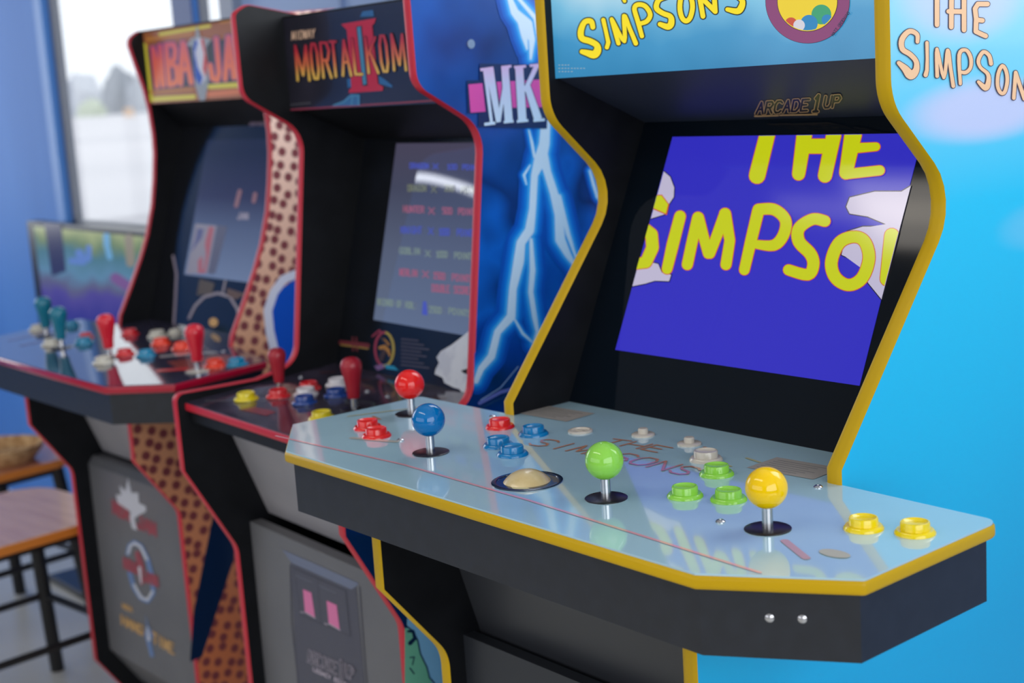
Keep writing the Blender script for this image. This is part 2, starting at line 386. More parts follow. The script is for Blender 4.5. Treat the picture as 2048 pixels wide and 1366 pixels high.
def window(k, x0, x1, z0, z1, y=YB, fw=0.022):
    mb = MB()
    for a, b in (((x0, z0), (x0+fw, z1)), ((x1-fw, z0), (x1, z1)), ((x0, z1-fw), (x1, z1)), ((x0, z0), (x1, z0+fw))):
        mb.box((a[0], y+.015, a[1]), (b[0], y+.038, b[1]))
    o = struct(mb.build('window_%d' % k, [FRAMEG]))
    g = MB(); g.box((x0+fw, y+.024, z0+fw), (x1-fw, y+.028, z1-fw)); g.build('window_glass', [GLASS], o)
    s = MB(); s.box((x0-.02, y-.05, z0-.03), (x1+.02, y+.02, z0)); s.build('window_sill', [FRAMEW], o)
    return o
window(1, -3.275, -2.44, Zs, 2.5); window(2, -2.335, -2.155, Zs, 2.5, fw=.010); window(3, -1.22, 0.9, H+.36, 2.5)
slab('trim_1', (-3.33, YB-.01, 0), (-3.275, YB, ZC), mat('blue_casing', (82, 140, 214), 0.45))
slab('trim_2', (-2.44, YB-.006, H+.0), (-2.335, YB, ZC), mat('dark_blue_post', (48, 78, 140), 0.45))
slab('trim_3', (-2.155, YB-.025, H+.0), (-2.09, YB, ZC), mat('grey_post', (140, 150, 172), 0.45))
slab('trim_4', (-1.66, YB-.006, 0), (-1.648, YB, ZC), mat('wall_seam', (120, 145, 195), 0.5))
# far side windows (light comes through them; the left one is added as fill)
def far_window(k, axis, pos, u0, u1, z0, z1, n):
    mb = MB(); st = (u1-u0)/n
    for j in range(n+1):
        u = u0+st*j
        if axis == 'x': mb.box((pos+.02, u-.025, z0), (pos+.08, u+.025, z1))
        else: mb.box((u-.025, pos+.02, z0), (u+.025, pos+.08, z1))
    for z in (z0, z1):
        if axis == 'x': mb.box((pos+.02, u0, z-.03), (pos+.08, u1, z+.03))
        else: mb.box((u0, pos+.02, z-.03), (u1, pos+.08, z+.03))
    struct(mb.build('window_%d' % k, [FRAMEG]))
far_window(4, 'x', XR, -3.5, .3, .75, 2.75, 3); far_window(6, 'x', XL-.09, -1.1, .4, .8, 2.6, 2); far_window(5, 'y', YF-.12, -4.2, 1.8, .85, 2.65, 5)

# outside
GND = mat('pale_concrete_ground', (218, 215, 218), 0.8, noise=(.05, (206, 204, 208), 0.4, 0.65))
slab('ground', (-1200, YB+.13, -.35), (300, 900, -.15), GND)
def blob(name, loc, sx, sy, sz, m, label, cat, group, seed):
    random.seed(seed); bm = bmesh.new(); bmesh.ops.create_icosphere(bm, subdivisions=3, radius=1)
    for v in bm.verts:
        k = 1+random.uniform(-.16, .16); v.co = Vector((v.co.x*sx*k, v.co.y*sy*k, max(-.02, v.co.z)*sz*k))
    me = bpy.data.meshes.new(name); bm.to_mesh(me); bm.free(); me.materials.append(m); o = bpy.data.objects.new(name, me); o.location = loc; C.objects.link(o)
    return tag(o, label, cat, group)
HEDGE = mat('grey_green_hedge', (120, 128, 128), 0.9, noise=(3, (96, 104, 106), .4, .6))
GRASS = mat('dry_grass', (182, 192, 160), 0.9)
def at_distance(px, d):
    v = _f + _r*((px-1024)/FPX) - _u*((200-683)/FPX); k = d/math.hypot(v.x, v.y); return Vector((CP.x+v.x*k, CP.y+v.y*k, -.15))
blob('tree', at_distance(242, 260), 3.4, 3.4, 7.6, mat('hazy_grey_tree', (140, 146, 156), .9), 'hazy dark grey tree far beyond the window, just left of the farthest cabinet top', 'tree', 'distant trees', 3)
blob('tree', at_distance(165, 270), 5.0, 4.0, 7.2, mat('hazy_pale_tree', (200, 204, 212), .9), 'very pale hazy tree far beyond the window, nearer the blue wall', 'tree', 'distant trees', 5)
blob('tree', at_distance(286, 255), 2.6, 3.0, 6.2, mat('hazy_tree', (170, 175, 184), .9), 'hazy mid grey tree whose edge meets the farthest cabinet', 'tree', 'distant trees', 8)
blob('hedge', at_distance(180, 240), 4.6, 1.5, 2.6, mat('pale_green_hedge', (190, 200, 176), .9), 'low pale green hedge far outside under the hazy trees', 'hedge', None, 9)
mb = MB(); mb.box((-1.1, -.06, .25), (1.1, .06, .6)); mb.box((-1.1, -.06, .75), (1.1, .06, 1.1)); mb.box((-.95, -.04, 0), (-.85, .04, 1.1)); mb.box((.85, -.04, 0), (.95, .04, 1.1))
o = mb.build('road_barrier', [mat('pale_orange_board', (240, 196, 150), .6)]); o.location = at_distance(255, 170)
tag(o, 'small pale orange road barrier standing far out on the ground', 'barrier')

# =================================================================== cabinet 1 : light blue, four players
F1 = Frame(0, 0); r1 = empty('arcade_cabinet', (0, 0, 0))
tag(r1, 'big light blue arcade cabinet with yellow edging and four ball-top joysticks, nearest', 'arcade cabinet')
prof1 = [(.46, -.955), (.46, .40), (.30, .56), (.086, .56, .04), (.0865, .337, .05), (.188, .243, .055), (.004, .014), (.004, -.03), (-.191, -.05), (-.191, -.156), (-.112, -.253, .05), (-.110, -.78), (-.06, -.86), (-.06, -.955)]
CYAN = bpy.data.materials.new('sky_print'); CYAN.use_nodes = True
def sky_print(m):
    nt = m.node_tree; b = nt.nodes['Principled BSDF']; tc = nt.nodes.new('ShaderNodeTexCoord'); sp = nt.nodes.new('ShaderNodeSeparateXYZ'); nt.links.new(tc.outputs['Object'], sp.inputs[0])
    mr = nt.nodes.new('ShaderNodeMapRange'); nt.links.new(sp.outputs[2], mr.inputs[0]); mr.inputs[1].default_value = H-.7; mr.inputs[2].default_value = H+.5
    rp = nt.nodes.new('ShaderNodeValToRGB'); nt.links.new(mr.outputs[0], rp.inputs[0]); cr = rp.color_ramp
    st = [(0.0, (0, 150, 206)), (.42, (0, 164, 216)), (.62, (0, 184, 232)), (.78, (20, 194, 238)), (.88, (110, 206, 238)), (1.0, (160, 216, 240))]
    while len(cr.elements) < len(st): cr.elements.new(.5)
    for e, (p, c) in zip(cr.elements, st): e.position = p; e.color = (*lin(c), 1)
    # pale lavender cloud bank printed across the upper part
    def blobmask(cy, cz, ry, rz):
        out = None
        for ax, c0, r in ((1, cy, ry), (2, cz, rz)):
            s1 = nt.nodes.new('ShaderNodeMath'); s1.operation = 'SUBTRACT'; nt.links.new(sp.outputs[ax], s1.inputs[0]); s1.inputs[1].default_value = c0
            d = nt.nodes.new('ShaderNodeMath'); d.operation = 'DIVIDE'; nt.links.new(s1.outputs[0], d.inputs[0]); d.inputs[1].default_value = r
            q = nt.nodes.new('ShaderNodeMath'); q.operation = 'POWER'; nt.links.new(d.outputs[0], q.inputs[0]); q.inputs[1].default_value = 2
            a = nt.nodes.new('ShaderNodeMath'); a.operation = 'ABSOLUTE'; nt.links.new(d.outputs[0], a.inputs[0]); nt.links.new(a.outputs[0], q.inputs[0])
            if out is None: out = q.outputs[0]
            else:
                s2 = nt.nodes.new('ShaderNodeMath'); s2.operation = 'ADD'; nt.links.new(out, s2.inputs[0]); nt.links.new(q.outputs[0], s2.inputs[1]); out = s2.outputs[0]
        m2 = nt.nodes.new('ShaderNodeMapRange'); m2.interpolation_type = 'SMOOTHSTEP'; nt.links.new(out, m2.inputs[0]); m2.inputs[1].default_value = .15; m2.inputs[2].default_value = 1.0; m2.inputs[3].default_value = .85; m2.inputs[4].default_value = 0
        return m2.outputs[0]
    col = rp.outputs[0]
    for (cy, cz, ry, rz, c) in ((.235, H+.322, .15, .036, (204, 204, 238)), (.20, H+.43, .12, .05, (190, 205, 240)), (.34, H+.20, .10, .03, (90, 195, 235))):
        mx = nt.nodes.new('ShaderNodeMix'); mx.data_type = 'RGBA'; nt.links.new(blobmask(cy, cz, ry, rz), mx.inputs[0]); nt.links.new(col, mx.inputs[6]); mx.inputs[7].default_value = (*lin(c), 1); col = mx.outputs[2]
    nt.links.new(col, b.inputs['Base Color']); b.inputs['Roughness'].default_value = .28; b.inputs['Coat Weight'].default_value = .4; b.inputs['Coat Roughness'].default_value = .08
sky_print(CYAN)
side_panel(r1, prof1, -1, CYAN, YEL); sp1 = side_panel(r1, prof1, 1, CYAN, YEL)
# lettering on the side
z4 = Zm(1700, 0, .2929); SAL = mat('salmon_print', (240, 194, 150), .4); DKO = mat('dark_plum_outline', (70, 50, 75), .4)
a = px_art(F1, (W, 0, 0), (1, 0, 0))
L = [[(590, -45), (590, 170)], [(540, -45), (640, -40)], [(690, -20), (688, 185)], [(775, -20), (775, 205)], [(670, 78), (775, 80)],
     [(935, 28), (870, 28), (850, 60), (858, 130), (855, 215), (890, 232), (922, 246)], [(858, 135), (900, 140)]]
a.strokes([z4(l) for l in L], 32*.2929, SAL, DKO, 10*.2929)
L = [[(455, 285, 26), (452, 235, 30), (400, 214, 34), (350, 268, 38), (352, 335, 36), (405, 372, 34), (446, 420, 34), (446, 480, 44), (410, 512, 62), (372, 470, 48), (328, 430, 28)],
     [(520, 292, 24), (522, 400, 22), (520, 480, 26), (511, 512, 30)], [(590, 520, 26), (588, 335, 22), (635, 530, 22), (662, 345, 26), (682, 470, 24), (700, 588, 26)],
     [(748, 572, 22), (740, 375, 26), (785, 342, 24), (818, 390, 26), (818, 460, 24), (785, 495, 26), (745, 490, 20)],
     [(958, 435, 28), (945, 380, 26), (905, 355, 26), (872, 410, 26), (885, 460, 22), (935, 505, 26), (940, 560, 34), (920, 600, 40), (872, 560, 22)],
     [(1035, 450), (1008, 500), (1002, 580), (1022, 632), (1050, 630), (1068, 560), (1062, 490), (1035, 450)], [(1113, 670), (1126, 495), (1185, 675), (1210, 520)],
     [(1330, 590), (1290, 540), (1255, 590), (1290, 640), (1320, 690), (1290, 740), (1240, 720)]]
a.strokes([z4(l) for l in L], 25*.2929, SAL, DKO, 10*.2929, smooth=True)
a.build('lettering', sp1)

# marquee (backlit)
MARQ1 = ramp_mat('backlit_blue_sign', 'Z', [(0, (40, 130, 180)), (.35, (62, 150, 200)), (.65, (120, 192, 226)), (1, (190, 226, 242))], .25, .2, emit=.95, lo=H+.36, hi=H+.50, noise=1.0, nscale=8)
mb = MB(); mb.box((-W+T, .0965, H+.377), (W-T, .115, H+.545)); mq = mb.build('marquee', [MARQ1], r1)
z7 = Zm(1060, 0, .3613)
a = px_art(F1, (0, .0965, 0), (0, 1, 0), clip=[(1040, -200), (1790, -200), (1790, 300), (1040, 300)])
YSG = mat('sign_yellow', (250, 226, 0), .4, emit=.95); KSG = mat('sign_black', (28, 30, 30), .4)
L = [[(350, 150, 28), (340, 118, 30), (305, 122, 30), (284, 170, 34), (290, 212, 34), (335, 228, 34), (372, 250, 34), (376, 280, 42), (356, 302, 44), (315, 292, 34), (290, 286, 26)],
     [(408, 110, 24), (424, 180, 22), (436, 235, 24), (428, 262, 24)], [(492, 240, 24), (458, 122, 22), (462, 118, 22), (525, 228, 22), (523, 88, 24), (555, 160, 24), (588, 240, 26)],
     [(622, 200, 24), (600, 120, 26), (580, 50, 26), (598, 26, 26), (640, 34, 26), (668, 80, 26), (648, 118, 26), (605, 132, 22)],
     [(760, -20, 28), (715, 0, 28), (702, 44, 30), (735, 72, 28), (780, 92, 30), (784, 130, 36), (765, 148, 34), (722, 134, 26)],
     [(865, -45), (838, -10), (832, 50), (845, 100), (868, 116), (890, 95), (902, 40), (893, -15), (865, -45)], [(960, 90), (940, -25), (1028, 64), (1020, -60)],
     [(1150, -70), (1110, -40), (1150, -20), (1178, 5, 30), (1172, 40, 36), (1150, 62, 34), (1095, 52, 24)], [(500, -60), (526, 6, 20)]]
a.strokes([z7(l) for l in L], 27*.3613, YSG, KSG, 13*.3613, smooth=True)
RC = z7([(1540, 7)])[0]; MAR = mat('sign_maroon', (140, 66, 118), .4, emit=.9)
a.disc(RC, 234*.3613, KSG, 4, 60); a.disc(RC, 232*.3613, MAR, 5, 60); a.disc(RC, 168*.3613, KSG, 6, 60); a.disc(RC, 165*.3613, mat('sign_lemon', (244, 214, 40), .4, emit=.9), 7, 60)
# plain patches of colour stand in for the drawn group inside the ring
ins = Art(a.fn, a.n, [(RC[0]+58*math.cos(2*PI*k/40), RC[1]+58*math.sin(2*PI*k/40)) for k in range(40)]); ins.mb, ins.mats = a.mb, a.mats
for (x, y, r_, c, nm) in ((1450, 130, 34, (214, 84, 52), 'sign_orange'), (1495, 140, 32, (226, 222, 232), 'sign_white'), (1550, 130, 48, (40, 140, 200), 'sign_blue'), (1618, 80, 55, (60, 168, 120), 'sign_green'), (1650, 110, 30, (40, 140, 200), 'sign_blue')):
    ins.disc(z7([(x, y)])[0], r_*.3613, mat(nm, c, .4, emit=.85), 8 + (x % 7)*.3, 30)
a.k = 12
FINE = mat('fine_print', (40, 60, 90), .5); FINEW = mat('fine_print_pale', (170, 205, 225), .5, emit=.6)
a.text('MATT GROENING', z7([(1686, 200)])[0], z7([(1778, 72)])[0], (-4.5, -3.2), 1.0, FINE)
for k, (t, x1) in enumerate((('', 230), ('', 315), ('', 250))):
    for j in range(165, x1-12, 17): a.stroke(z7([(j, 360+18*k), (j+9+(j % 3), 359.5+18*k)]), 1.8, FINEW, cap=False)
a.build('sign_print', mq)

# slanted speaker board with maker's logo, bezel with screen
sb = xz_panel(r1, 'speaker_board', [(.236, .318), (.100, .377)], mat('satin_black_board', (36, 43, 58), .5, noise=(8, (40, 47, 62), .35, .7)), thick=.02)
nrm = Vector((0, -(.377-.318), -(.236-.100)))
a = px_art(F1, (0, .100, .377+H), (0, .059, .136))
z = Zm(1060, 0, .3613); GOLD = mat('gold_print', (206, 164, 112), .4); KIN = mat('logo_black', (20, 22, 30), .4)
def maker_logo(a, p0, p1, up, w, m, k2, ow):
    d = ((p1[0]-p0[0]), (p1[1]-p0[1]))
    at = lambda t, h=0: (p0[0]+d[0]*t+up[0]*h, p0[1]+d[1]*t+up[1]*h)
    a.text('ARCADE', at(0), at(.60), up, w, k2, m, ow, .35)
    a.text('1', at(.665, -.12), at(.735, -.12), (up[0]*1.45, up[1]*1.45), w*1.3, k2, m, ow)
    a.text('UP', at(.79, .18), at(.97, .18), up, w, k2, m, ow, .35)
maker_logo(a, z([(1252, 628)])[0], z([(1722, 596)])[0], (1.5*3, -62*.3613), 4.0, GOLD, KIN, 3.4)
a.stroke(z([(1245, 638), (1375, 634)]), 3, GOLD); a.stroke(z([(1385, 632), (1590, 628)]), 3, GOLD)
a.build('logo_print', sb)
K1 = .46; bz = lambda y0, k, z: y0+k*z
bez = xz_panel(r1, 'bezel', [(.089-.02*K1, -.02), (.089+K1*.318, .318)], BEZEL, thick=.02)
nb = Vector((0, 1, -K1)); p0 = Vector((0, .089, H))
mb = MB(); nn = Vector((0, -1, K1)).normalized()*.0006
q = [Vector((x, .089+K1*zz, H+zz)) for x, zz in ((-.1715, .063), (.1755, .063), (.1755, .3005), (-.1715, .3005))]
mb.add([v+nn for v in q]+[v+nn*.2+Vector((0, .001, 0)) for v in q], [(0, 1, 2, 3), (0, 4, 5, 1), (1, 5, 6, 2), (2, 6, 7, 3), (3, 7, 4, 0)])
SCR1 = mat('violet_screen', (46, 42, 186), .08, emit=1.0, spec=.3)
sc = mb.build('screen', [SCR1], bez)
p0s = p0 + nn
z8 = Zm(1180, 240, .4832); E8 = [z8([p])[0] for p in ((345, 72), (1385, 58), (1115, 1100), (105, 950))]
a = px_art(F1, p0s, nb, clip=E8)
CLD = mat('screen_cloud', (186, 180, 206), .1, emit=1); CLK = mat('screen_black', (25, 22, 50), .1); OLV = mat('screen_lime', (192, 200, 0), .1, emit=1); ORO = mat('screen_orange', (196, 84, 40), .1, emit=1)
clouds = [[(300, 205), (335, 235), (352, 280), (350, 320), (330, 350), (320, 390), (240, 415)], [(190, 570), (285, 595), (300, 630), (340, 640), (330, 670), (270, 668), (230, 680), (170, 692)],
          [(1345, 262), (1290, 295), (1180, 295), (1075, 320), (1060, 360), (1075, 390), (1150, 402), (1240, 440), (1350, 440)],
          [(1350, 440), (1130, 440), (1065, 460), (1040, 560), (1130, 600), (1150, 675), (1207, 745), (1300, 700)]]
for c in clouds:
    a.poly(z8(c), CLD, 1); a.stroke(z8(c), 2.0, CLK, 2, closed=True)
a.poly(z8([(1350, 430), (1225, 432), (1130, 448), (1050, 470), (1050, 560), (1160, 640), (1290, 640)]), CLD, 3)
a.poly(z8([(275, 310), (300, 310), (330, 350), (320, 395), (262, 370)]), ORO, 3); a.poly(z8([(272, 314), (298, 314), (325, 350), (316, 388), (262, 364)]), OLV, 4)
a.k = 5
L = [[(738, 55, 62), (694, 232, 66)], [(890, 60, 62), (866, 225, 52)], [(1012, 60, 60), (975, 232, 56)], [(885, 110, 60), (1000, 110, 60)],
     [(1092, 60, 70), (1062, 220, 54)], [(1100, 118, 40), (1186, 112, 34)], [(1060, 226, 40), (1202, 210, 40)]]
def blocky(a, L, m, o, ow):
    """square-ended strokes for the pixel lettering"""
    for l in L: a.stroke([(p[0], p[1], p[2]+ow) for p in l], 1, o, cap=True, smooth=True)
    a.k += 1
    for l in L: a.stroke(l, 1, m, cap=True, smooth=True)
    a.k += 1
for l in L: pass
blocky(a, [z8(l) for l in L], OLV, ORO, 3.2)
L = [[(212, 440, 50), (258, 475, 50), (262, 530, 50), (235, 590, 48), (180, 600, 40)], [(376, 400, 46), (345, 520, 48), (322, 618, 42)],
     [(450, 405, 46), (425, 510, 44), (406, 600, 44)], [(452, 405, 44), (492, 555, 40)], [(562, 390, 46), (500, 555, 40)], [(562, 390, 48), (582, 500, 42), (566, 600, 44)],
     [(700, 375, 48), (670, 500, 46), (642, 622, 42)], [(700, 372, 46), (765, 372, 46), (812, 415, 46), (805, 475, 46), (765, 520, 44), (690, 516, 34)],
     [(975, 420, 46), (925, 412, 46), (868, 450, 48), (868, 505, 50), (915, 555, 50), (928, 600, 48), (905, 642, 46), (825, 622, 44)],
     [(1095, 485, 48), (1035, 510, 50), (1002, 590, 50), (1020, 655, 50), (1075, 685, 48), (1130, 655, 50), (1158, 575, 50), (1140, 505, 50), (1095, 485, 48)],
     [(1252, 480, 60), (1232, 660, 56)]]
blocky(a, [z8(l) for l in L], OLV, ORO, 3.2)
a.build('screen_picture', sc)

# apron and lower front
xz_panel(r1, 'front_apron', [(-.064, -.245), (-.115, -.07)], APRON1, thick=.012)
lp1 = xz_panel(r1, 'lower_door', [(-.088, -.85), (-.090, -.238)], mat('dark_door', (40, 43, 50), .45), thick=.016)
xz_panel(r1, 'back_panel', [(.44, -.94), (.44, .40), (.30, .54)], BLACK, thick=.008)
# deck
DECKM = mat('pale_blue_deck', (170, 204, 220), .07, coat=.6, noise=(5, (162, 196, 214), .4, .7), spec=.5)
out1 = [(-.303, -.252), (.303, -.252), (.407, -.181, .004), (.403, .0, .012), (W+.001, .0045), (W-T-.0005, .0045), (W-T-.0005, .092), (-W+T+.0005, .092), (-W+T+.0005, .0045), (-W-.001, .0045), (-.403, .0, .006), (-.407, -.181, .004)]
dk1 = deck(r1, out1, 0.0, 0.0, DECKM, YEL, FASCIA)
D1 = lambda p: on_deck(F1, p, 0, 0)
a = Art(lambda p: Vector((p[0], p[1], H)), (0, 0, 1))
PINK = mat('pink_line', (222, 164, 176), .1, coat=.5); ORG = mat('rust_line', (198, 138, 110), .1, coat=.5); STK = mat('grey_sticker', (176, 170, 164), .15, coat=.4); STL = mat('sticker_text', (110, 112, 118), .2, coat=.4); BUT = mat('pale_mustard', (190, 188, 150), .1, coat=.5)
a.stroke([(-.372, -.224), (-.147, -.206), (.05, -.207), (.34, -.220)], .0034, PINK)
a.k = 2
a.text('THE', (-.050, -.026), (.026, -.016), (0, .022), .003, ORG, arc=.1)
a.text('SIMPSONS', (-.108, -.075), (.106, -.061), (0, .027), .003, ORG, arc=.15)
for s_, (x0, y0) in ((-1, (-.225, .012)), (1, (.135, -.004))):
    P = [(x0, y0), (x0+.075, y0+.006), (x0+.072, y0+.052), (x0-.002, y0+.046)]
    a.poly([(p[0], p[1]) for p in P], STK, 1)
    for k in range(6): a.stroke([(x0+.006, y0+.008+.006*k), (x0+.05+.012*((k*7) % 3)/2, y0+.012+.006*k)], .0008, STL, 2)
a.stroke([(-.385, -.118), (-.345, -.02)], .004, BUT, 1)
for (x, y) in ((.050, .028), (.112, .022), (.10, -.006), (-.36, -.1)): a.stroke([(x, y), (x+.02, y-.004)], .0035, BUT if x > .09 else ORG, 1)
a.disc((.017, -.187), .012, BUT, 1, 24, .006)
a.stroke([(.305, -.150), (.345, -.172)], .007, mat('faded_coral', (196, 160, 150), .1, coat=.5), 1); a.disc((.355, -.150), .014, BUT, 2, 24, .008)
a.stroke([(-.29, -.175), (-.235, -.155)], .008, mat('faded_sand', (192, 190, 184), .1, coat=.5), 1)
a.build('deck_print', dk1)
RB = mat('red_plastic', (222, 32, 30), .22, coat=.3); BB = mat('blue_plastic', (0, 118, 178), .22, coat=.3); GB = mat('green_plastic', (140, 208, 70), .22, coat=.3); YB_ = mat('yellow_plastic', (236, 208, 10), .22, coat=.3); WB = mat('beige_plastic', (196, 188, 176), .25, coat=.3)
for p, m in (((735.8, 856.5), RB), ((753.4, 872.9), RB), ((1000, 854.7), RB), ((1067, 869), BB), ((997, 891.9), BB), ((1025.2, 909.5), BB), ((1411.9, 920.1), WB), ((1433.4, 949.2), GB), ((1370.2, 992.6), GB), ((1457.3, 999.8), GB), ((1727.3, 1057), YB_), ((1830.3, 1066.2), YB_)):
    button(r1, D1(p), m)
knob(r1, D1((1286.4, 870.5)), WB); knob(r1, D1((1378.7, 888.7)), WB)
mb = MB(); mb.lathe([(.0135, 0), (.0135, .0016), (.0125, .0022), (.0105, .0022), (.010, .0008), (.0001, .0008)]); mb.box((-.006, -.0012, .0008), (.006, .0012, .0018), 0)
o = mb.build('flat_button', [WB], r1, smooth=True); o.location = D1((1160.6, 863))
for p, m in (((-.3331, -.0634), mat('red_ball', (226, 30, 28), .07)), ((-.1651, -.1586), mat('blue_ball', (0, 108, 176), .07)), ((.1029, -.1576), mat('green_ball', (140, 208, 78), .09)), ((.2739, -.1345), mat('yellow_ball', (246, 200, 0), .07))):
    joystick(r1, (p[0], p[1], H), m)
# trackball: dark ring with the ivory ball rising from it
mb = MB(); mb.lathe([(.0345, 0), (.0345, .0008), (.0335, .0012), (.0300, .0012), (.0295, .0004)], (0, 0, 0), 40)
o = mb.build('trackball_ring', [mat('navy_ring', (16, 38, 66), .2, coat=.4)], r1, smooth=True); o.location = (.0015, -.1666, H)
mb = MB(); R = .0285; hh = -.0165
mb.lathe([(max(.0001, R*math.sin(t)), hh+R*math.cos(t)) for t in [PI*.30+(-PI*.30)*k/10 for k in range(11)]], (0, 0, 0), 40)
mb.build('trackball', [mat('ivory_ball', (206, 186, 140), .28, coat=.3, noise=(60, (196, 172, 122), .45, .65))], o, smooth=True)
for p in ((800.8, 881), (985.4, 834), (1636.4, 974.8), (1441, 1043.9)): screw(r1, D1(p))
for p in ((1537, 1243), (1603, 1245)):
    h = F1.hit(p, Vector((.303, -.252, 0)), Vector((.071, -.104, 0)))
    mb = MB(); mb.lathe([(.0035, 0), (.0035, .0008), (.0022, .0018), (.0001, .002)], (0, 0, 0), 14); o = mb.build('fascia_screw', [STEEL], r1, smooth=True)
    nn_ = Vector((.071, -.104, 0)).normalized(); o.location = h - nn_*.0075; o.rotation_mode = 'QUATERNION'; o.rotation_quaternion = nn_.to_track_quat('Z', 'Y')

# =================================================================== cabinet 2 : lightning sides, two players
F2 = Frame(-.6774, -.0385); r2 = empty('arcade_cabinet', (-.6774, 0, 0), -.0385)
tag(r2, 'blue arcade cabinet with white lightning on its side and red edging, in the middle', 'arcade cabinet')
prof2 = [(.40, -.955), (.40, .45), (.081, .512, .02), (.060, .500, .012), (.0615, .379, .03), (.158, .321, .05), (.112, -.034, .04), (.04, -.048), (-.094, -.047, .012), (-.093, -.163), (-.019, -.300, .05), (-.017, -.80), (.03, -.86), (.03, -.955)]
LBLUE = ramp_mat('storm_print', 'Z', [(0, (8, 34, 76)), (.30, (8, 36, 84)), (.5, (8, 56, 150)), (.62, (14, 88, 184)), (.75, (10, 34, 104)), (1, (22, 74, 160))], .28, .35, lo=H-.4, hi=H+.5, noise=.9, nscale=8)
side_panel(r2, prof2, -1, LBLUE, RED); sp2 = side_panel(r2, prof2, 1, LBLUE, RED)
z6 = Zm(800, 0, .6145); z2 = Zm(450, 0, .366)
a = px_art(F2, (W, 0, 0), (1, 0, 0), clip=[(962, -60), (1300, -60), (1300, 842), (946, 842)])
G = [mat('glow_0', (14, 76, 176), .3, coat=.3), mat('glow_1', (16, 100, 200), .3, coat=.3), mat('glow_2', (20, 128, 220), .3, coat=.3), mat('glow_3', (70, 172, 236), .3, coat=.3), mat('bolt_white', (222, 234, 246), .3, coat=.3)]
BO = [[(472, 405, 30), (468, 470, 34), (455, 520, 40), (436, 570, 22), (430, 680, 22), (420, 750, 30), (392, 790, 28), (385, 850, 34), (366, 940, 24), (360, 1030, 28), (316, 1080, 22), (296, 1160, 24), (262, 1200, 20), (246, 1240, 16)],
      [(462, 500, 34), (478, 560, 24), (500, 630, 26), (515, 700, 26), (520, 780, 32), (545, 830, 20), (575, 875, 8)], [(515, 640, 16), (545, 760, 14), (575, 850, 5)],
      [(425, 780, 10), (430, 880, 18), (424, 950, 16), (436, 1030, 16), (446, 1080, 12), (432, 1120, 5)], [(372, 1040, 5), (398, 1085, 7), (428, 1112, 5)],
      [(350, -20, 12), (372, 40, 26), (410, 80, 40), (428, 130, 20), (424, 192, 6)], [(385, 60, 14), (404, 120, 20), (412, 160, 6)], [(380, -10, 10), (440, 60, 14), (450, 130, 10)],
      [(418, 424, 3), (428, 465, 8), (436, 510, 8)], [(422, 538, 4), (402, 570, 7), (410, 600, 3)], [(616, 556, 6), (628, 600, 9), (640, 640, 8), (662, 668, 5)]]
for k, (m, ow) in enumerate(zip(G, (74, 52, 34, 17, 0))):
    for l in BO:
        big = max(p[2] for p in l) > 11; a.stroke([(x, y, w*.6145) for x, y, w in [(p[0]*.6145+800, p[1]*.6145, p[2]+ow*(1 if big else .45)) for p in l]], 1, m, layer=k+1)
a.clip = None
# darker storm cloud low on the side, streaks and a pale ground
a.k = 8
a.stroke([(960, 800), (1000, 775), (1035, 733)], 2.2, mat('pale_scratch', (150, 170, 205), .4)); a.stroke([(958, 806), (1000, 784), (1030, 776)], 7, mat('lilac_streak', (120, 120, 190), .4)); a.stroke([(950, 820), (1010, 792), (1040, 790)], 5, mat('slate_streak', (30, 60, 110), .4))
# big two-letter monogram on a pink bar
DNV = mat('navy_halo', (18, 30, 84), .35, coat=.3); PKB = mat('pink_bar', (222, 74, 162), .35, coat=.3); MKW = ramp_mat('monogram_fill', 'Z', [(0, (214, 228, 244)), (.55, (206, 206, 232)), (1, (226, 160, 208))], .3, .3, lo=H+.325, hi=H+.41)
a.stroke(z2([(1320, 530, 180), (1760, 520, 180)]), 1, DNV, 9, cap=False); a.stroke(z2([(1385, 520, 346), (1760, 530, 346)]), 1, DNV, 9, cap=False)
a.poly(z2([(1326, 462), (1402, 455), (1420, 610), (1338, 616)]), PKB, 11); a.poly(z2([(1480, 448), (1800, 430), (1800, 585), (1500, 590)]), PKB, 11)
def serif(pts): return z2(pts)
for off, m, g in ((12, DNV, 7), (13, MKW, 0)):
    for q in ([(1415, 375, 22), (1452, 672, 16)], [(1440, 372, 44), (1490, 668, 26)], [(1540, 364, 18), (1492, 660, 20)], [(1524, 364, 40), (1546, 664, 44)], [(1390, 382, 16), (1462, 372, 16)], [(1505, 368, 14), (1560, 362, 14)],
              [(1412, 680, 16), (1472, 672, 16)], [(1518, 668, 14), (1572, 662, 14)], [(1602, 362, 44), (1620, 660, 46)], [(1575, 368, 14), (1640, 362, 14)], [(1590, 664, 14), (1652, 658, 14)], [(1700, 356, 26), (1632, 500, 24)], [(1646, 470, 34), (1706, 652, 44)], [(1660, 360, 14), (1730, 352, 14)], [(1680, 660, 14), (1742, 654, 14)]):
        a.stroke(z2([(p[0], p[1], p[2]+g) for p in q]), 1, m, off, cap=False)
a.k = 14
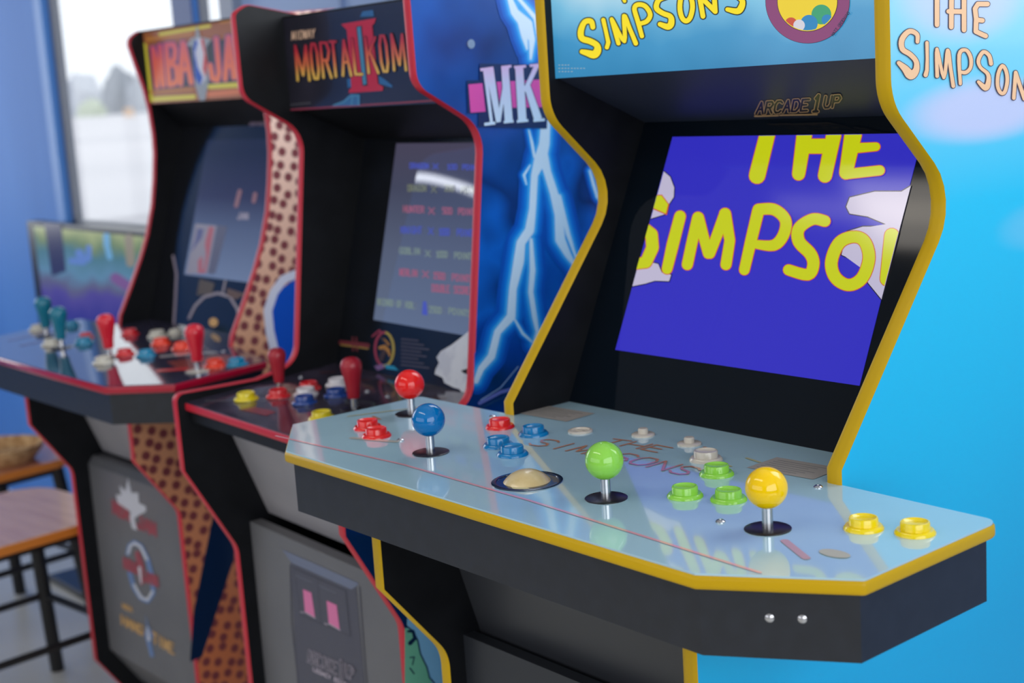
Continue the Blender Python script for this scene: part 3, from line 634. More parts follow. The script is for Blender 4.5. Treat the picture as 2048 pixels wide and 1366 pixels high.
# lower part: pale sky shape and a green patch with dark ink lines
zb = Zm(560, 1040, .2386); LB = mat('pale_sky_print', (140, 188, 216), .35, coat=.3); GR = mat('mint_print', (120, 186, 148), .35, coat=.3); INK = mat('ink_navy', (14, 30, 62), .35, coat=.3)
a.poly(zb([(1060, 820), (1120, 850), (1230, 940), (1330, 1080), (1400, 1300), (1400, 1400), (1100, 1400), (1060, 1000)]), LB, 8)
a.poly(zb([(1040, 900), (1100, 920), (1150, 1010), (1175, 1130), (1230, 1230), (1250, 1330), (1300, 1420), (1040, 1420)]), GR, 9)
a.stroke(zb([(1060, 890), (1110, 930), (1150, 1010), (1172, 1120), (1225, 1230), (1248, 1320), (1290, 1366)]), 3, INK, 10); a.stroke(zb([(1070, 930, 20), (1110, 930, 26), (1125, 990, 30), (1085, 1030, 36)]), 1, INK, 10)
a.stroke(zb([(1085, 1150), (1120, 1145), (1105, 1210)]), 2.5, INK, 10); a.stroke(zb([(1085, 1240), (1118, 1285)]), 3, INK, 10)
a.build('side_print', sp2)
h = F2.hit((941, 88), Vector((W, 0, 0)), Vector((1, 0, 0)))
mb = MB(); mb.tube((W-.0005, h.y, h.z), (W+.0016, h.y, h.z), .0058, 16); mb.build('side_screw', [STEEL], sp2)
# marquee
mb = MB(); mb.box((-W+T, .138, H+.3545), (W-T, .152, H+.4905)); mq = mb.build('marquee', [mat('dark_print', (33, 32, 44), .25, coat=.3, noise=(14, (42, 40, 54), .4, .7))], r2)
a = px_art(F2, (0, .138, 0), (0, 1, 0), clip=[(500, -60), (905, -60), (922, 202), (500, 232)])
zm = Zm(570, 20, .15376)
a.stroke(zm([(75, 1298), (1756, 1190), (2200, 1160)]), 3.4, mat('dull_red_line', (132, 48, 70), .4), 1)
BLT = mat('dull_blue_print', (70, 130, 168), .4); BL2 = mat('deep_blue_print', (40, 96, 150), .4); IIR = mat('roman_red', (184, 38, 62), .35)
a.poly(zm([(600, 1250), (760, 1180), (860, 1090), (980, 1100), (980, 1240)]), BL2, 1); a.stroke(zm([(640, 1240), (780, 1190), (850, 1120), (960, 1110)]), 3, BLT, 2); a.stroke(zm([(960, 1110), (960, 1230)]), 3, BLT, 2); a.stroke(zm([(880, 1120), (870, 1230)]), 3, BLT, 2)
a.poly(zm([(980, 90), (1010, 20), (1150, 0), (1160, 80)]), BL2, 1); a.poly(zm([(1220, 850), (1300, 900), (1400, 980), (1400, 1010), (1230, 960)]), BL2, 1); a.poly(zm([(810, 900), (870, 890), (870, 1000), (820, 1010)]), BL2, 1)
a.poly(zm([(735, 185), (1190, 105), (1170, 170), (1140, 200), (1215, 960), (1285, 1000), (1275, 1050), (835, 1080), (840, 1040), (870, 1010), (810, 260)]), IIR, 3)
a.poly(zm([(930, 215), (1005, 200), (1085, 985), (1015, 990)]), mat('shadow_ink', (26, 34, 50), .4), 4); a.poly(zm([(945, 225), (990, 215), (1068, 960), (1025, 975)]), BLT, 5)
FIRE = ramp_mat('fire_letters', 'Z', [(0, (214, 184, 74)), (.3, (222, 176, 84)), (.55, (214, 110, 70)), (.85, (186, 44, 60)), (1, (170, 40, 60))], .4, 0, lo=H+.384, hi=H+.450)
def zq(x, y):  # letter box: x position, bottom and top follow the slanted baselines
    return zm([(x, y)])[0]
lt = [(118, 150, 'M', 300), (318, 335, 'O', 430), (452, 470, 'R', 585), (575, 625, 'T', 680), (705, 740, 'A', 840), (868, 880, 'L', 985), (1040, 1060, 'K', 1195), (1215, 1230, 'O', 1330), (1370, 1380, 'M', 1555), (1600, 1610, 'B', 1700), (1730, 1745, 'A', 1850), (1870, 1880, 'T', 1960)]
for x0, _, ch, x1 in lt:
    yb = 930-(x0-160)*.105; yt = 445-(x0-118)*.118; dxs = 50*(yb-yt)/480; w0 = x1-x0-30
    for l in FONT[ch]:
        pts = [zm([(x0+15+gx*w0+dxs*(1-gy)*.85, (yb-20)+(yt-yb+40)*gy)])[0] for gx, gy in l]
        a.stroke(pts, 7.2, mat('letter_shadow', (30, 22, 40), .4), 6)
        a.stroke([(p[0], p[1]) for p in pts], 5.0, FIRE, 7)
a.k = 8
a.text('MIDWAY', zm([(100, 390)])[0], zm([(395, 355)])[0], (.4, -16.5), 2.2, mat('tan_print', (206, 170, 146), .4), gap=.3)
for j in range(85, 340, 22): a.stroke(zm([(j, 1232-(j-85)*.1), (j+14, 1231-(j-71)*.1)]), 2.2, mat('tiny_grey', (96, 96, 104), .4), cap=False)
a.build('sign_print', mq)
xz_panel(r2, 'speaker_board', [(.268, .300), (.150, .3545)], BLACK, thick=.02)
K2 = .25; y20 = .19
bez = xz_panel(r2, 'bezel', [(y20-.06*K2, -.06), (y20+K2*.31, .31)], mat('dark_bezel', (14, 17, 23), .22, noise=(18, (17, 21, 30), .45, .7)), thick=.02)
nn = Vector((0, -1, K2)).normalized()*.0006
q = [Vector((x, y20+K2*zz, H+zz)) for x, zz in ((-.132, .031), (.175, .031), (.175, .2945), (-.132, .2945))]
mb = MB(); mb.add([v+nn for v in q]+[v+nn*.2+Vector((0, .001, 0)) for v in q], [(0, 1, 2, 3), (0, 4, 5, 1), (1, 5, 6, 2), (2, 6, 7, 3), (3, 7, 4, 0)])
SCR2 = ramp_mat('washed_reflection_screen', 'Z', [(0, (98, 112, 140)), (.4, (88, 98, 124)), (.75, (68, 72, 96)), (1, (74, 70, 92))], .03, 0, emit=.85, lo=H+.03, hi=H+.295)  # washed-out picture; grey reflection painted into the glow towards the bottom
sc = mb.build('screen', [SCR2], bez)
zs1 = Zm(740, 280, 220/1503); zs2 = Zm(740, 460, 220/1366); E = [(794, 286), (1100, 282), (1100, 700), (747, 638)]
a = px_art(F2, Vector((0, y20, H))+nn, (0, 1, -K2))
PB = mat('pixel_blue', (66, 78, 172), .03, emit=1); PY = mat('pixel_olive', (106, 112, 96), .03, emit=1); PR = mat('pixel_red', (148, 84, 108), .03, emit=1); PG = mat('pixel_sage', (112, 128, 122), .03, emit=1)
rows = [(zs1, PB, 'DRAGON', (550, 385), (800, 390), -68, [(865, 395, 935, 395, 'X'), (1060, 400, 1190, 402, '100'), (1275, 405, 1530, 415, 'POINTS')]),
        (zs1, PY, 'DRAGON', (525, 700), (770, 702), -85, [(845, 715, 915, 720, 'X'), (1030, 700, 1150, 705, '200'), (1260, 720, 1500, 730, 'POINTS')]),
        (zs1, PR, 'HUNTER', (470, 985), (745, 995), -85, [(815, 1010, 890, 1015, 'X'), (1005, 1010, 1130, 1015, '500'), (1225, 1020, 1480, 1030, 'POINTS')]),
        (zs1, PB, 'KNIGHT', (440, 1275), (720, 1280), -90, [(815, 1290, 880, 1295, 'X'), (960, 1300, 1100, 1305, '1000'), (1210, 1310, 1460, 1325, 'POINTS')]),
        (zs2, PG, 'GOBLIN', (385, 295), (630, 305), -75, [(705, 330, 765, 335, 'X'), (840, 340, 975, 345, '1000'), (1070, 355, 1320, 370, 'POINTS')]),
        (zs2, PR, 'MERLIN', (390, 565), (600, 580), -80, [(675, 590, 745, 595, 'X'), (810, 605, 950, 620, '1500'), (1045, 630, 1300, 650, 'POINTS')]),
        (zs2, PR, 'DOUBLE', (795, 765), (1010, 780), -85, [(1070, 785, 1260, 800, 'SCORE')]),
        (zs2, PG, 'WIZARD', (120, 930), (310, 950), -75, [(360, 955, 420, 965, 'OF'), (470, 965, 590, 985, 'HOR.'), (765, 1025, 910, 1040, '2500'), (1010, 1045, 1280, 1080, 'POINTS')])]
for zf_, m, t, p0_, p1_, hgt, rest in rows:
    s_ = 220/1503 if zf_ is zs1 else 220/1366; wv = 15*s_
    a.text(t, zf_([p0_])[0], zf_([p1_])[0], (0, hgt*s_), wv, m)
    for (x0, y0, x1, y1, tt) in rest: a.text(tt, zf_([(x0, y0)])[0], zf_([(x1, y1)])[0], (0, hgt*s_), wv, m)
a.poly(zs2([(650, 1050), (720, 1060), (705, 890), (665, 885)]), PB, 3)
a.build('screen_picture', sc)
# printed art under the screen
a = px_art(F2, (0, y20, H), (0, 1, -K2), clip=[(640, 600), (1000, 600), (1000, 840), (640, 840)])
zz5 = Zm(640, 620, .17572)
DR = mat('dull_red_print', (104, 34, 46), .5); DY = mat('dull_gold_print', (150, 120, 60), .5); DM = mat('dull_magenta', (150, 50, 78), .5); PT = mat('dim_text', (70, 66, 84), .5); WH = mat('white_hair_print', (214, 218, 228), .5, noise=(40, (196, 200, 214), .45, .6, (1, 1, 1)))
a.stroke(zz5([(240, 370), (545, 405)]), 9, DR, 1); a.stroke(zz5([(240, 395), (550, 440)]), 3, DY, 1); a.stroke(zz5([(375, 310), (380, 460)]), 3, DR, 2); a.stroke(zz5([(415, 315), (425, 465)]), 3, DR, 2)
ring = [(735+105*math.cos(t), 445+190*math.sin(t)) for t in [2*PI*k/28 for k in range(29)]]
half = [p for p in ring if p[0] <= 745]; 
a.stroke(zz5(sorted([p for p in ring if p[0] < 745], key=lambda p: p[1])), 5, DM, 1); a.stroke(zz5(sorted([p for p in ring if p[0] >= 735], key=lambda p: p[1])), 5, mat('dull_yellow', (170, 150, 70), .5), 1)
a.stroke(zz5([(700, 560, 50), (745, 440, 60), (770, 380, 30), (720, 340, 26), (690, 300, 16)]), 1, mat('dark_dragon', (60, 44, 50), .5), 2)
for l in ([(690, 430, 40), (735, 420, 44), (780, 460, 40), (800, 520, 20)], [(735, 330, 14), (790, 395, 20)]): a.stroke([(x, y, w) for x, y, w in zz5(l)], 1, mat('dragon_gold', (170, 118, 56), .5), 3)
a.stroke(zz5([(600, 300), (680, 230), (700, 260)]), 3, DM, 2); a.poly(zz5([(740, 620), (850, 640), (900, 690), (760, 670)]), mat('cyan_patch', (30, 140, 180), .5), 2); a.poly(zz5([(620, 640), (720, 610), (740, 660), (660, 690)]), mat('mauve_patch', (120, 90, 140), .5), 2)
for k in range(8): a.stroke(zz5([(930, 330+42*k), (1120+((k*37) % 5)*30, 350+42*k+((k*37) % 5)*4)]), 3.0, PT, 1)
a.poly(zz5([(1760, 190), (1640, 290), (1500, 400), (1380, 470), (1330, 540), (1360, 600), (1320, 680), (1310, 730), (1400, 770), (1420, 830), (1520, 880), (1590, 900), (1640, 960), (1700, 990), (1800, 800)]), WH, 3)
a.poly(zz5([(1610, 690), (1700, 660), (1700, 740), (1640, 720)]), BLACK, 4)
a.build('bezel_print', bez)
xz_panel(r2, 'front_apron', [(.037, -.257), (-.030, -.072)], GREYP, thick=.014)
lp2 = xz_panel(r2, 'lower_door', [(.004, -.80), (.004, -.264)], GREYD, thick=.02)
xz_panel(r2, 'back_panel', [(.38, -.94), (.38, .45)], BLACK, thick=.008)
mb = MB(); mb.box((-W+T, .139, H+.4905), (W-T, .38, H+.4935)); mb.build('top_panel', [BLACK], r2)
# printed coin door
a = px_art(F2, (0, .004, 0), (0, 1, 0), clip=[(500, 1000), (812, 1100), (812, 1480), (500, 1480)])
cA = mat('door_highlight', (104, 112, 136), .4); cB = mat('door_print', (70, 70, 84), .4); cC = mat('door_line', (92, 94, 110), .4); cD = mat('door_dark', (54, 54, 68), .4); PKP = mat('pink_slot', (214, 112, 162), .35); PLT = mat('pale_logo', (168, 158, 172), .4)
a.poly(zb([(90, 350), (640, 560), (720, 1450), (150, 1450)]), cB, 1); a.poly(zb([(20, 245), (655, 525), (655, 548), (600, 580), (100, 358)]), cA, 2)
a.stroke(zb([(88, 380), (100, 860), (160, 1400)]), 2, cD, 2); a.stroke(zb([(670, 560), (700, 1000), (730, 1366)]), 2, cD, 2)
a.poly(zb([(120, 400), (560, 590), (600, 980), (175, 800)]), cD, 3); a.poly(zb([(128, 412), (552, 597), (590, 965), (182, 788)]), cB, 4)
a.stroke(zb([(130, 460), (270, 520)]), 1.6, cC, 5); a.stroke(zb([(325, 545), (470, 610)]), 1.6, cC, 5); a.stroke(zb([(320, 500), (350, 870)]), 1.6, cD, 5)
for q in ([(198, 578), (268, 608), (300, 820), (215, 770)], [(396, 674), (480, 712), (506, 920), (415, 868)]): a.poly(zb(q), PKP, 6)
for q in ([(212, 768), (302, 820)], [(412, 865), (510, 922)], [(178, 768), (200, 774)], [(380, 866), (402, 876)]): a.stroke(zb(q), 2, PLT, 7)
a.k = 8
maker_logo(a, zb([(240, 1185)])[0], zb([(640, 1362)])[0], (-.8, -24), 2.4, PLT, cD, 2.0)
a.text('LEGACY EDITION', zb([(290, 1262)])[0], zb([(640, 1430)])[0], (-.3, -7.5), 2.0, PLT)
a.build('door_print', lp2)
# deck
DKM2 = mat('dark_purple_deck', (52, 48, 66), .14, coat=.5, noise=(22, (84, 74, 96), .45, .72))
Z2, SL2 = -.0552, .06
out2 = [(-W+T+.0005, -.08), (W-T-.0005, -.08), (W-T-.0005, .182), (-W+T+.0005, .182)]
dk2 = deck(r2, out2, Z2, SL2, DKM2, RED, BLACK, zf=.03, inset=.004)
D2 = lambda p: on_deck(F2, p, Z2, SL2)
a = Art(lambda p: Vector((p[0], p[1], Z2+SL2*p[1]+H)), (0, -SL2, 1))
a.stroke([(-.20, -.06), (-.12, -.01), (-.08, .02)], .003, mat('deck_grey_line', (120, 124, 128), .2, coat=.4)); a.poly([(-.10, -.055), (-.03, -.05), (-.035, -.03), (-.095, -.035)], mat('deck_red_print', (150, 44, 52), .2, coat=.4))
for (x, y, r_) in ((-.15, .035, .03), (.0, .03, .03), (.05, .04, .034)): a.disc((x, y), r_, mat('deck_ring', (92, 100, 104), .2, coat=.4), 2, 36); a.disc((x, y), r_-.003, mat('deck_ring_fill', (62, 58, 72), .2, coat=.4), 3, 36)
for k in range(7): a.stroke([(-.19+.05*k, .13+.01*(k % 2)), (-.17+.05*k, .145)], .003, mat('deck_orange_print', (128, 66, 50), .2, coat=.4), 2)
a.build('deck_print', dk2)
W2 = mat('white_plastic', (210, 206, 212), .25, coat=.3); N2 = mat('navy_plastic', (20, 62, 140), .25, coat=.3); Y2 = mat('lemon_plastic', (224, 204, 20), .25, coat=.3); R2 = mat('scarlet_plastic', (204, 24, 34), .25, coat=.3)
for p, m in (((492.8, 799), Y2), ((557, 793), R2), ((618, 778), R2), ((612, 790), W2), ((609.5, 806), N2), ((675.5, 770.5), W2), ((672.5, 791.5), N2), ((644, 838), Y2)): button(r2, D2(p), m, 1.12)
BAT = mat('dark_red_bat', (158, 26, 44), .35)
joystick(r2, D2((560, 783)), BAT, 'bat', .9); joystick(r2, D2((709.5, 818)), BAT, 'bat', 1.0)
for p in ((735, 783), (776, 793), (602, 755)): screw(r2, D2(p))

# =================================================================== cabinet 3 : basketball sides, four players
F3 = Frame(-1.5674, .0136); r3 = empty('arcade_cabinet', (-1.5674, 0, 0), .0136)
tag(r3, 'arcade cabinet with basketball-skin sides, curved red edging and four bat-top joysticks, farthest', 'arcade cabinet')
prof3 = [(.52, -.955), (.52, .53), (.345, .524, .02), (.320, .508, .02), (.333, .458), (.347, .406), (.3535, .365), (.3565, .313), (.355, .274), (.3475, .22), (.3375, .168), (.3185, .107), (.298, .060), (.270, .005), (.239, -.052), (.235, -.07), (.235, -.12), (.021, -.15), (.021, -.241), (.097, -.352, .04), (.099, -.766), (.150, -.842), (.150, -.955)]
BASK = bpy.data.materials.new('basketball_skin'); BASK.use_nodes = True
def bask(m):
    nt = m.node_tree; b = nt.nodes['Principled BSDF']; tc = nt.nodes.new('ShaderNodeTexCoord'); mp = nt.nodes.new('ShaderNodeMapping'); sx_ = nt.nodes.new('ShaderNodeSeparateXYZ'); cb = nt.nodes.new('ShaderNodeCombineXYZ'); nt.links.new(tc.outputs['Object'], sx_.inputs[0]); nt.links.new(sx_.outputs[1], cb.inputs[0]); nt.links.new(sx_.outputs[2], cb.inputs[1]); nt.links.new(cb.outputs[0], mp.inputs[0])
    mp.inputs['Scale'].default_value = (42, 42, 1); mp.inputs['Rotation'].default_value = (0, 0, .35)
    v = nt.nodes.new('ShaderNodeTexVoronoi'); v.voronoi_dimensions = '2D'; v.inputs['Scale'].default_value = 1.0; v.inputs['Randomness'].default_value = .38; nt.links.new(mp.outputs[0], v.inputs[0])
    r = nt.nodes.new('ShaderNodeMapRange'); nt.links.new(v.outputs['Distance'], r.inputs[0]); r.inputs[1].default_value = .28; r.inputs[2].default_value = .42
    sp = nt.nodes.new('ShaderNodeSeparateXYZ'); nt.links.new(tc.outputs['Object'], sp.inputs[0]); mr = nt.nodes.new('ShaderNodeMapRange'); nt.links.new(sp.outputs[2], mr.inputs[0]); mr.inputs[1].default_value = H-.6; mr.inputs[2].default_value = H+.3
    rp = nt.nodes.new('ShaderNodeValToRGB'); nt.links.new(mr.outputs[0], rp.inputs[0]); e = rp.color_ramp.elements; e[0].color = (*lin((200, 116, 76)), 1); e[1].color = (*lin((240, 204, 186)), 1); e2 = rp.color_ramp.elements.new(.55); e2.color = (*lin((214, 156, 118)), 1)  # paler towards the top: reflected light painted into the skin colour
    mx = nt.nodes.new('ShaderNodeMix'); mx.data_type = 'RGBA'; nt.links.new(r.outputs[0], mx.inputs[0]); mx.inputs[6].default_value = (*lin((124, 60, 64)), 1); nt.links.new(rp.outputs[0], mx.inputs[7])
    nt.links.new(mx.outputs[2], b.inputs['Base Color']); b.inputs['Roughness'].default_value = .3; b.inputs['Coat Weight'].default_value = .3
bask(BASK)
side_panel(r3, prof3, -1, BASK, RED); sp3 = side_panel(r3, prof3, 1, BASK, RED)
a = px_art(F3, (W, 0, 0), (1, 0, 0)); z3 = Zm(0, 500, .3027); z5 = Zm(0, 820, .3997)
LW = mat('logo_white', (214, 216, 232), .3, coat=.3); LBL = mat('logo_blue', (0, 78, 190), .3, coat=.3); NV = mat('logo_navy', (6, 32, 66), .3, coat=.3)
a.poly(z3([(2050, 190), (1945, 195), (1870, 245), (1815, 320), (1775, 430), (1790, 560), (1815, 680), (1850, 760), (2050, 760)]), LBL, 1)
a.stroke(z3([(2040, 150), (1945, 162), (1870, 195), (1808, 280), (1768, 400), (1782, 540), (1808, 650), (1830, 740)]), 17, LW, 2)
a.poly(z5([(1065, 530), (1180, 660), (1170, 745), (1010, 1235), (950, 1260), (968, 1010)]), NV, 1)
a.build('side_print', sp3)
# marquee
zk = Zm(60, 0, .2246)
mb = MB(); mb.box((-W+T, .354, H+.377), (W-T, .368, H+.522)); mq = mb.build('marquee', [mat('brown_sign', (140, 82, 44), .3, emit=.75)], r3)
a = px_art(F3, (0, .354, 0), (0, 1, 0))
YO = mat('mustard_print', (192, 184, 56), .4, emit=.75); TN = mat('tan_bar', (176, 116, 50), .4, emit=.7); DN = mat('dark_teal_print', (26, 40, 50), .4)
a.stroke(zk([(1160, 305, 28), (1600, 232, 28)]), 1, YO, 1); a.stroke(zk([(1700, 200, 22), (2100, 135, 22)]), 1, TN, 1); a.stroke(zk([(1020, 400, 34), (1080, 890, 34)]), 1, YO, 1); a.stroke(zk([(1075, 885, 42), (1460, 862, 40)]), 1, YO, 1); a.stroke(zk([(1600, 840, 50), (2150, 790, 50)]), 1, mat('terracotta_bar', (196, 108, 66), .4, emit=.7), 1)
a.stroke(zk([(1600, 770, 44), (2150, 740, 44)]), 1, YO, 2); a.stroke(zk([(1070, 820, 20), (1450, 795, 20)]), 1, TN, 2); a.stroke(zk([(1050, 350, 30), (1450, 300, 20)]), 1, TN, 1)
a.poly(zk([(1055, 440), (2100, 300), (2130, 700), (1100, 800)]), DN, 3)
NJ = ramp_mat('hot_letters', 'Z', [(0, (236, 128, 76)), (.6, (226, 98, 76)), (1, (206, 84, 112))], .4, 0, emit=.6, lo=H+.40, hi=H+.50); PU = mat('purple_outline', (86, 60, 130), .4, emit=.6)
LL = [[(1135, 770), (1098, 430), (1190, 760), (1160, 410)], [(1245, 755), (1215, 400), (1280, 395), (1298, 440), (1290, 530), (1232, 560), (1305, 590), (1318, 700), (1290, 745), (1245, 755)],
      [(1345, 745), (1362, 385), (1372, 385), (1440, 735)], [(1350, 620), (1412, 612)], [(1662, 345), (1688, 650), (1672, 715), (1630, 700), (1608, 580)], [(1742, 705), (1768, 330), (1778, 330), (1820, 690)], [(1755, 590), (1805, 585)],
      [(1860, 690), (1840, 320), (1930, 620), (1990, 300), (2030, 660)]]
a.k = 4; a.strokes([zk(l) for l in LL], 44*.2246, NJ, PU, 20*.2246)
SV = mat('silver_print', (150, 158, 170), .3); 
a.poly(zk([(1490, 215), (1525, 330), (1620, 350), (1575, 420), (1600, 700), (1565, 895), (1515, 895), (1475, 760), (1455, 420), (1400, 400), (1440, 340), (1475, 330)]), SV, 7)
a.poly(zk([(1482, 345), (1545, 340), (1580, 560), (1570, 700), (1520, 765), (1480, 680), (1455, 440)]), LW, 8)
a.poly(zk([(1460, 420), (1480, 345), (1500, 380), (1475, 470), (1500, 600), (1545, 690), (1520, 765), (1475, 690)]), LBL, 9); a.poly(zk([(1525, 345), (1550, 345), (1585, 560), (1570, 690), (1545, 620), (1555, 480)]), mat('logo_red', (206, 56, 56), .4), 9)
a.build('sign_print', mq)
xz_panel(r3, 'speaker_board', [(.425, .318), (.365, .377)], BLACK, thick=.02)
mb = MB(); mb.box((-W+T, .345, H+.522), (W-T, .50, H+.525)); mb.build('top_panel', [BLACK], r3)
K3 = .31; y30 = .32
bez = xz_panel(r3, 'bezel', [(y30-.08*K3, -.08), (y30+K3*.33, .33)], mat('court_bezel', (16, 18, 24), .12, coat=.2), thick=.02)
nn = Vector((0, -1, K3)).normalized()*.0006
q = [Vector((x, y30+K3*zz, H+zz)) for x, zz in ((-.105, .030), (.175, .030), (.175, .297), (-.105, .297))]
mb = MB(); mb.add([v+nn for v in q]+[v+nn*.2+Vector((0, .001, 0)) for v in q], [(0, 1, 2, 3), (0, 4, 5, 1), (1, 5, 6, 2), (2, 6, 7, 3), (3, 7, 4, 0)])
SCR3 = ramp_mat('dim_reflection_screen', 'Z', [(0, (100, 114, 142)), (.4, (76, 86, 112)), (.65, (44, 44, 68)), (1, (24, 26, 42))], .1, .2, emit=1, lo=H+.03, hi=H+.27)  # grey reflection on the lower screen painted into its glow
sc = mb.build('screen', [SCR3], bez)
a = px_art(F3, Vector((0, y30, H))+nn, (0, 1, -K3)); zl = Zm(360, 400, .14641)
a.poly(zl([(215, 325), (505, 350), (375, 1000), (85, 1010)]), mat('screen_logo_grey', (104, 100, 116), .3, emit=1), 1)
a.poly(zl([(240, 390), (330, 395), (300, 520), (240, 600), (150, 720), (215, 540)]), mat('screen_logo_blue', (38, 44, 100), .3, emit=1), 2)
a.poly(zl([(400, 365), (470, 370), (400, 760), (350, 1000), (250, 1000), (250, 830), (340, 720), (345, 580)]), mat('screen_logo_red', (132, 46, 64), .3, emit=1), 2)
a.poly(zl([(310, 720), (350, 640), (360, 760), (330, 960), (310, 960)]), mat('screen_logo_grey', (104, 100, 116), .3, emit=1), 3)
a.poly(zl([(515, 345), (650, 360), (480, 1010), (378, 1005)]), mat('screen_navy_band', (42, 44, 76), .3, emit=1), 1)
for q in ([(820, -120), (770, 80)], [(1030, -80), (1010, 20)]): a.stroke(zl(q), 8, mat('screen_rust', (104, 58, 70), .3, emit=1), 2)
a.text('JAM', zl([(790, 260)])[0], zl([(930, 262)])[0], (0, -12), 3, mat('screen_greytext', (112, 106, 126), .3, emit=1))
a.build('screen_picture', sc)
a = px_art(F3, (0, y30, H), (0, 1, -K3))
CL = mat('court_line', (140, 128, 140), .4)
a.stroke(z3([(1145, 40), (1168, 160), (1160, 330), (1150, 490)]), 5, CL, 1); a.stroke(z3([(1250, 450), (1290, 370), (1350, 310), (1440, 285), (1520, 310), (1570, 390), (1590, 470)]), 5.5, CL, 1); a.stroke(z3([(1490, 205), (1472, 285)]), 4, CL, 1)
a.poly(z3([(1320, 190), (1420, 220), (1400, 290), (1300, 300)]), mat('faded_brown', (66, 50, 44), .5), 1); a.poly(z3([(1500, 250), (1620, 290), (1560, 330), (1500, 300)]), mat('faded_rust', (80, 46, 36), .5), 1); a.disc(z3([(1412, 478)])[0], 9, mat('amber_dot', (200, 150, 70), .4), 2)
a.build('bezel_print', bez)
a = px_art(F3, (0, .425, .318+H), (0, .059, .06)); zt = Zm(360, 220, .14641)
a.text('ARCADE1UP', zt([(950, 250)])[0], zt([(1290, 240)])[0], (0, -11), 4, mat('mauve_logo', (128, 112, 134), .4)); a.build('logo_print', [o for o in r3.children if o.name.startswith('speaker_board')][0])
xz_panel(r3, 'front_apron', [(.165, -.325), (.080, -.10)], GREYP, thick=.012)
lp3 = xz_panel(r3, 'lower_door', [(.19, -.84), (.130, -.75), (.130, -.345), (.142, -.33)], GREYD, thick=.02)
xz_panel(r3, 'back_panel', [(.50, -.94), (.50, .52)], BLACK, thick=.008)
a = px_art(F3, (0, .130, 0), (0, 1, 0)); zf_ = Zm(180, 900, .3413)
WL = mat('white_logo', (196, 198, 208), .4); RL = mat('brick_logo', (150, 62, 74), .4); BLg = mat('steel_blue_logo', (100, 128, 176), .4); OL = mat('ochre_logo', (190, 150, 96), .4)
a.text('NBA', zf_([(140, 370)])[0], zf_([(232, 415)])[0], (-2, -26), 5, RL); a.text('JAM', zf_([(282, 455)])[0], zf_([(388, 505)])[0], (-2, -26), 5, RL)
a.poly(zf_([(225, 160), (245, 250), (285, 250), (290, 310), (330, 330), (330, 360), (290, 380), (262, 400), (280, 470), (250, 460), (235, 400), (240, 360), (165, 310), (155, 260), (185, 265), (175, 205), (210, 240)]), WL, 4)
a.stroke(zf_([(225, 605), (235, 560), (262, 540), (300, 562), (340, 640), (370, 760), (372, 840), (340, 885), (300, 865), (258, 800), (235, 720)]), 9, BLg, 4); a.stroke(zf_([(228, 605), (238, 562), (264, 545), (298, 566), (335, 640)]), 5, WL, 5); a.stroke(zf_([(368, 830), (338, 878), (300, 862), (262, 790)]), 5, WL, 5)
a.stroke(zf_([(280, 605, 30), (300, 680, 40), (305, 780, 20)]), 1, RL, 5); a.stroke(zf_([(293, 690, 18), (303, 780, 8)]), 1, WL, 6)
a.k = 6; a.text('NBA', zf_([(205, 690)])[0], zf_([(280, 725)])[0], (-1.5, -20), 5, RL); a.text('JAM', zf_([(320, 765)])[0], zf_([(400, 800)])[0], (-1.5, -20), 5, RL)
a.text('NBA', zf_([(195, 925)])[0], zf_([(250, 948)])[0], (-.6, -9), 2.4, OL); a.text('HANG', zf_([(192, 1020)])[0], zf_([(315, 1085)])[0], (-1.5, -18), 4, OL); a.text('TIME', zf_([(375, 1125)])[0], zf_([(495, 1195)])[0], (-1.5, -20), 4, OL)
a.poly(zf_([(325, 955), (345, 1030), (375, 1080), (360, 1120), (380, 1210), (355, 1210), (335, 1130), (320, 1080), (335, 1030)]), BLg, 5); a.stroke(zf_([(340, 1040, 8), (350, 1110, 18)]), 1, WL, 10)
a.build('door_print', lp3)
Z3, SL3 = -.0828, .05
out3 = [(-.303, -.046), (.303, -.046), (.41, .027, .004), (.41, .205, .006), (W+.001, .236), (W-T-.0005, .236), (W-T-.0005, .300), (-W+T+.0005, .300), (-W+T+.0005, .236), (-W-.001, .236), (-.41, .225, .006), (-.41, .027, .004)]
dk3 = deck(r3, out3, Z3, SL3, mat('dark_glossy_deck', (50, 48, 70), .10, coat=.8, noise=(6, (62, 60, 84), .45, .7)), CRIM, FASCIA, th=.014)
D3 = lambda p: on_deck(F3, p, Z3, SL3)
a = px_art(F3, (0, 0, Z3+H), (0, -SL3, 1), clip=[(-80, 640), (209, 764), (345, 762), (530, 726), (480, 702), (240, 655), (150, 632)])
a.stroke(z3([(1060, 705), (1480, 672), (1620, 690), (1730, 745)]), 4, mat('deck_silver', (160, 156, 160), .2, coat=.4), 1); a.poly(z3([(1100, 740), (1480, 690), (1600, 700), (1640, 740), (1450, 800), (1200, 800)]), mat('deck_rust', (128, 52, 48), .2, coat=.4), 1)
a.stroke(z3([(1040, 800), (1240, 785)]), 5, mat('deck_scarlet', (200, 50, 52), .2, coat=.4), 2); a.stroke(z3([(0, 610), (180, 570), (420, 520)]), 3, mat('deck_lilac', (128, 120, 160), .2, coat=.4), 1); a.stroke(z3([(40, 650), (300, 600)]), 3, mat('deck_lilac', (128, 120, 160), .2, coat=.4), 1)
a.build('deck_print', dk3)
OR3 = mat('orange_red_plastic', (232, 60, 30), .25, coat=.3); T3 = mat('teal_plastic', (0, 128, 170), .25, coat=.3); W3 = mat('cream_plastic', (190, 186, 174), .25, coat=.3)
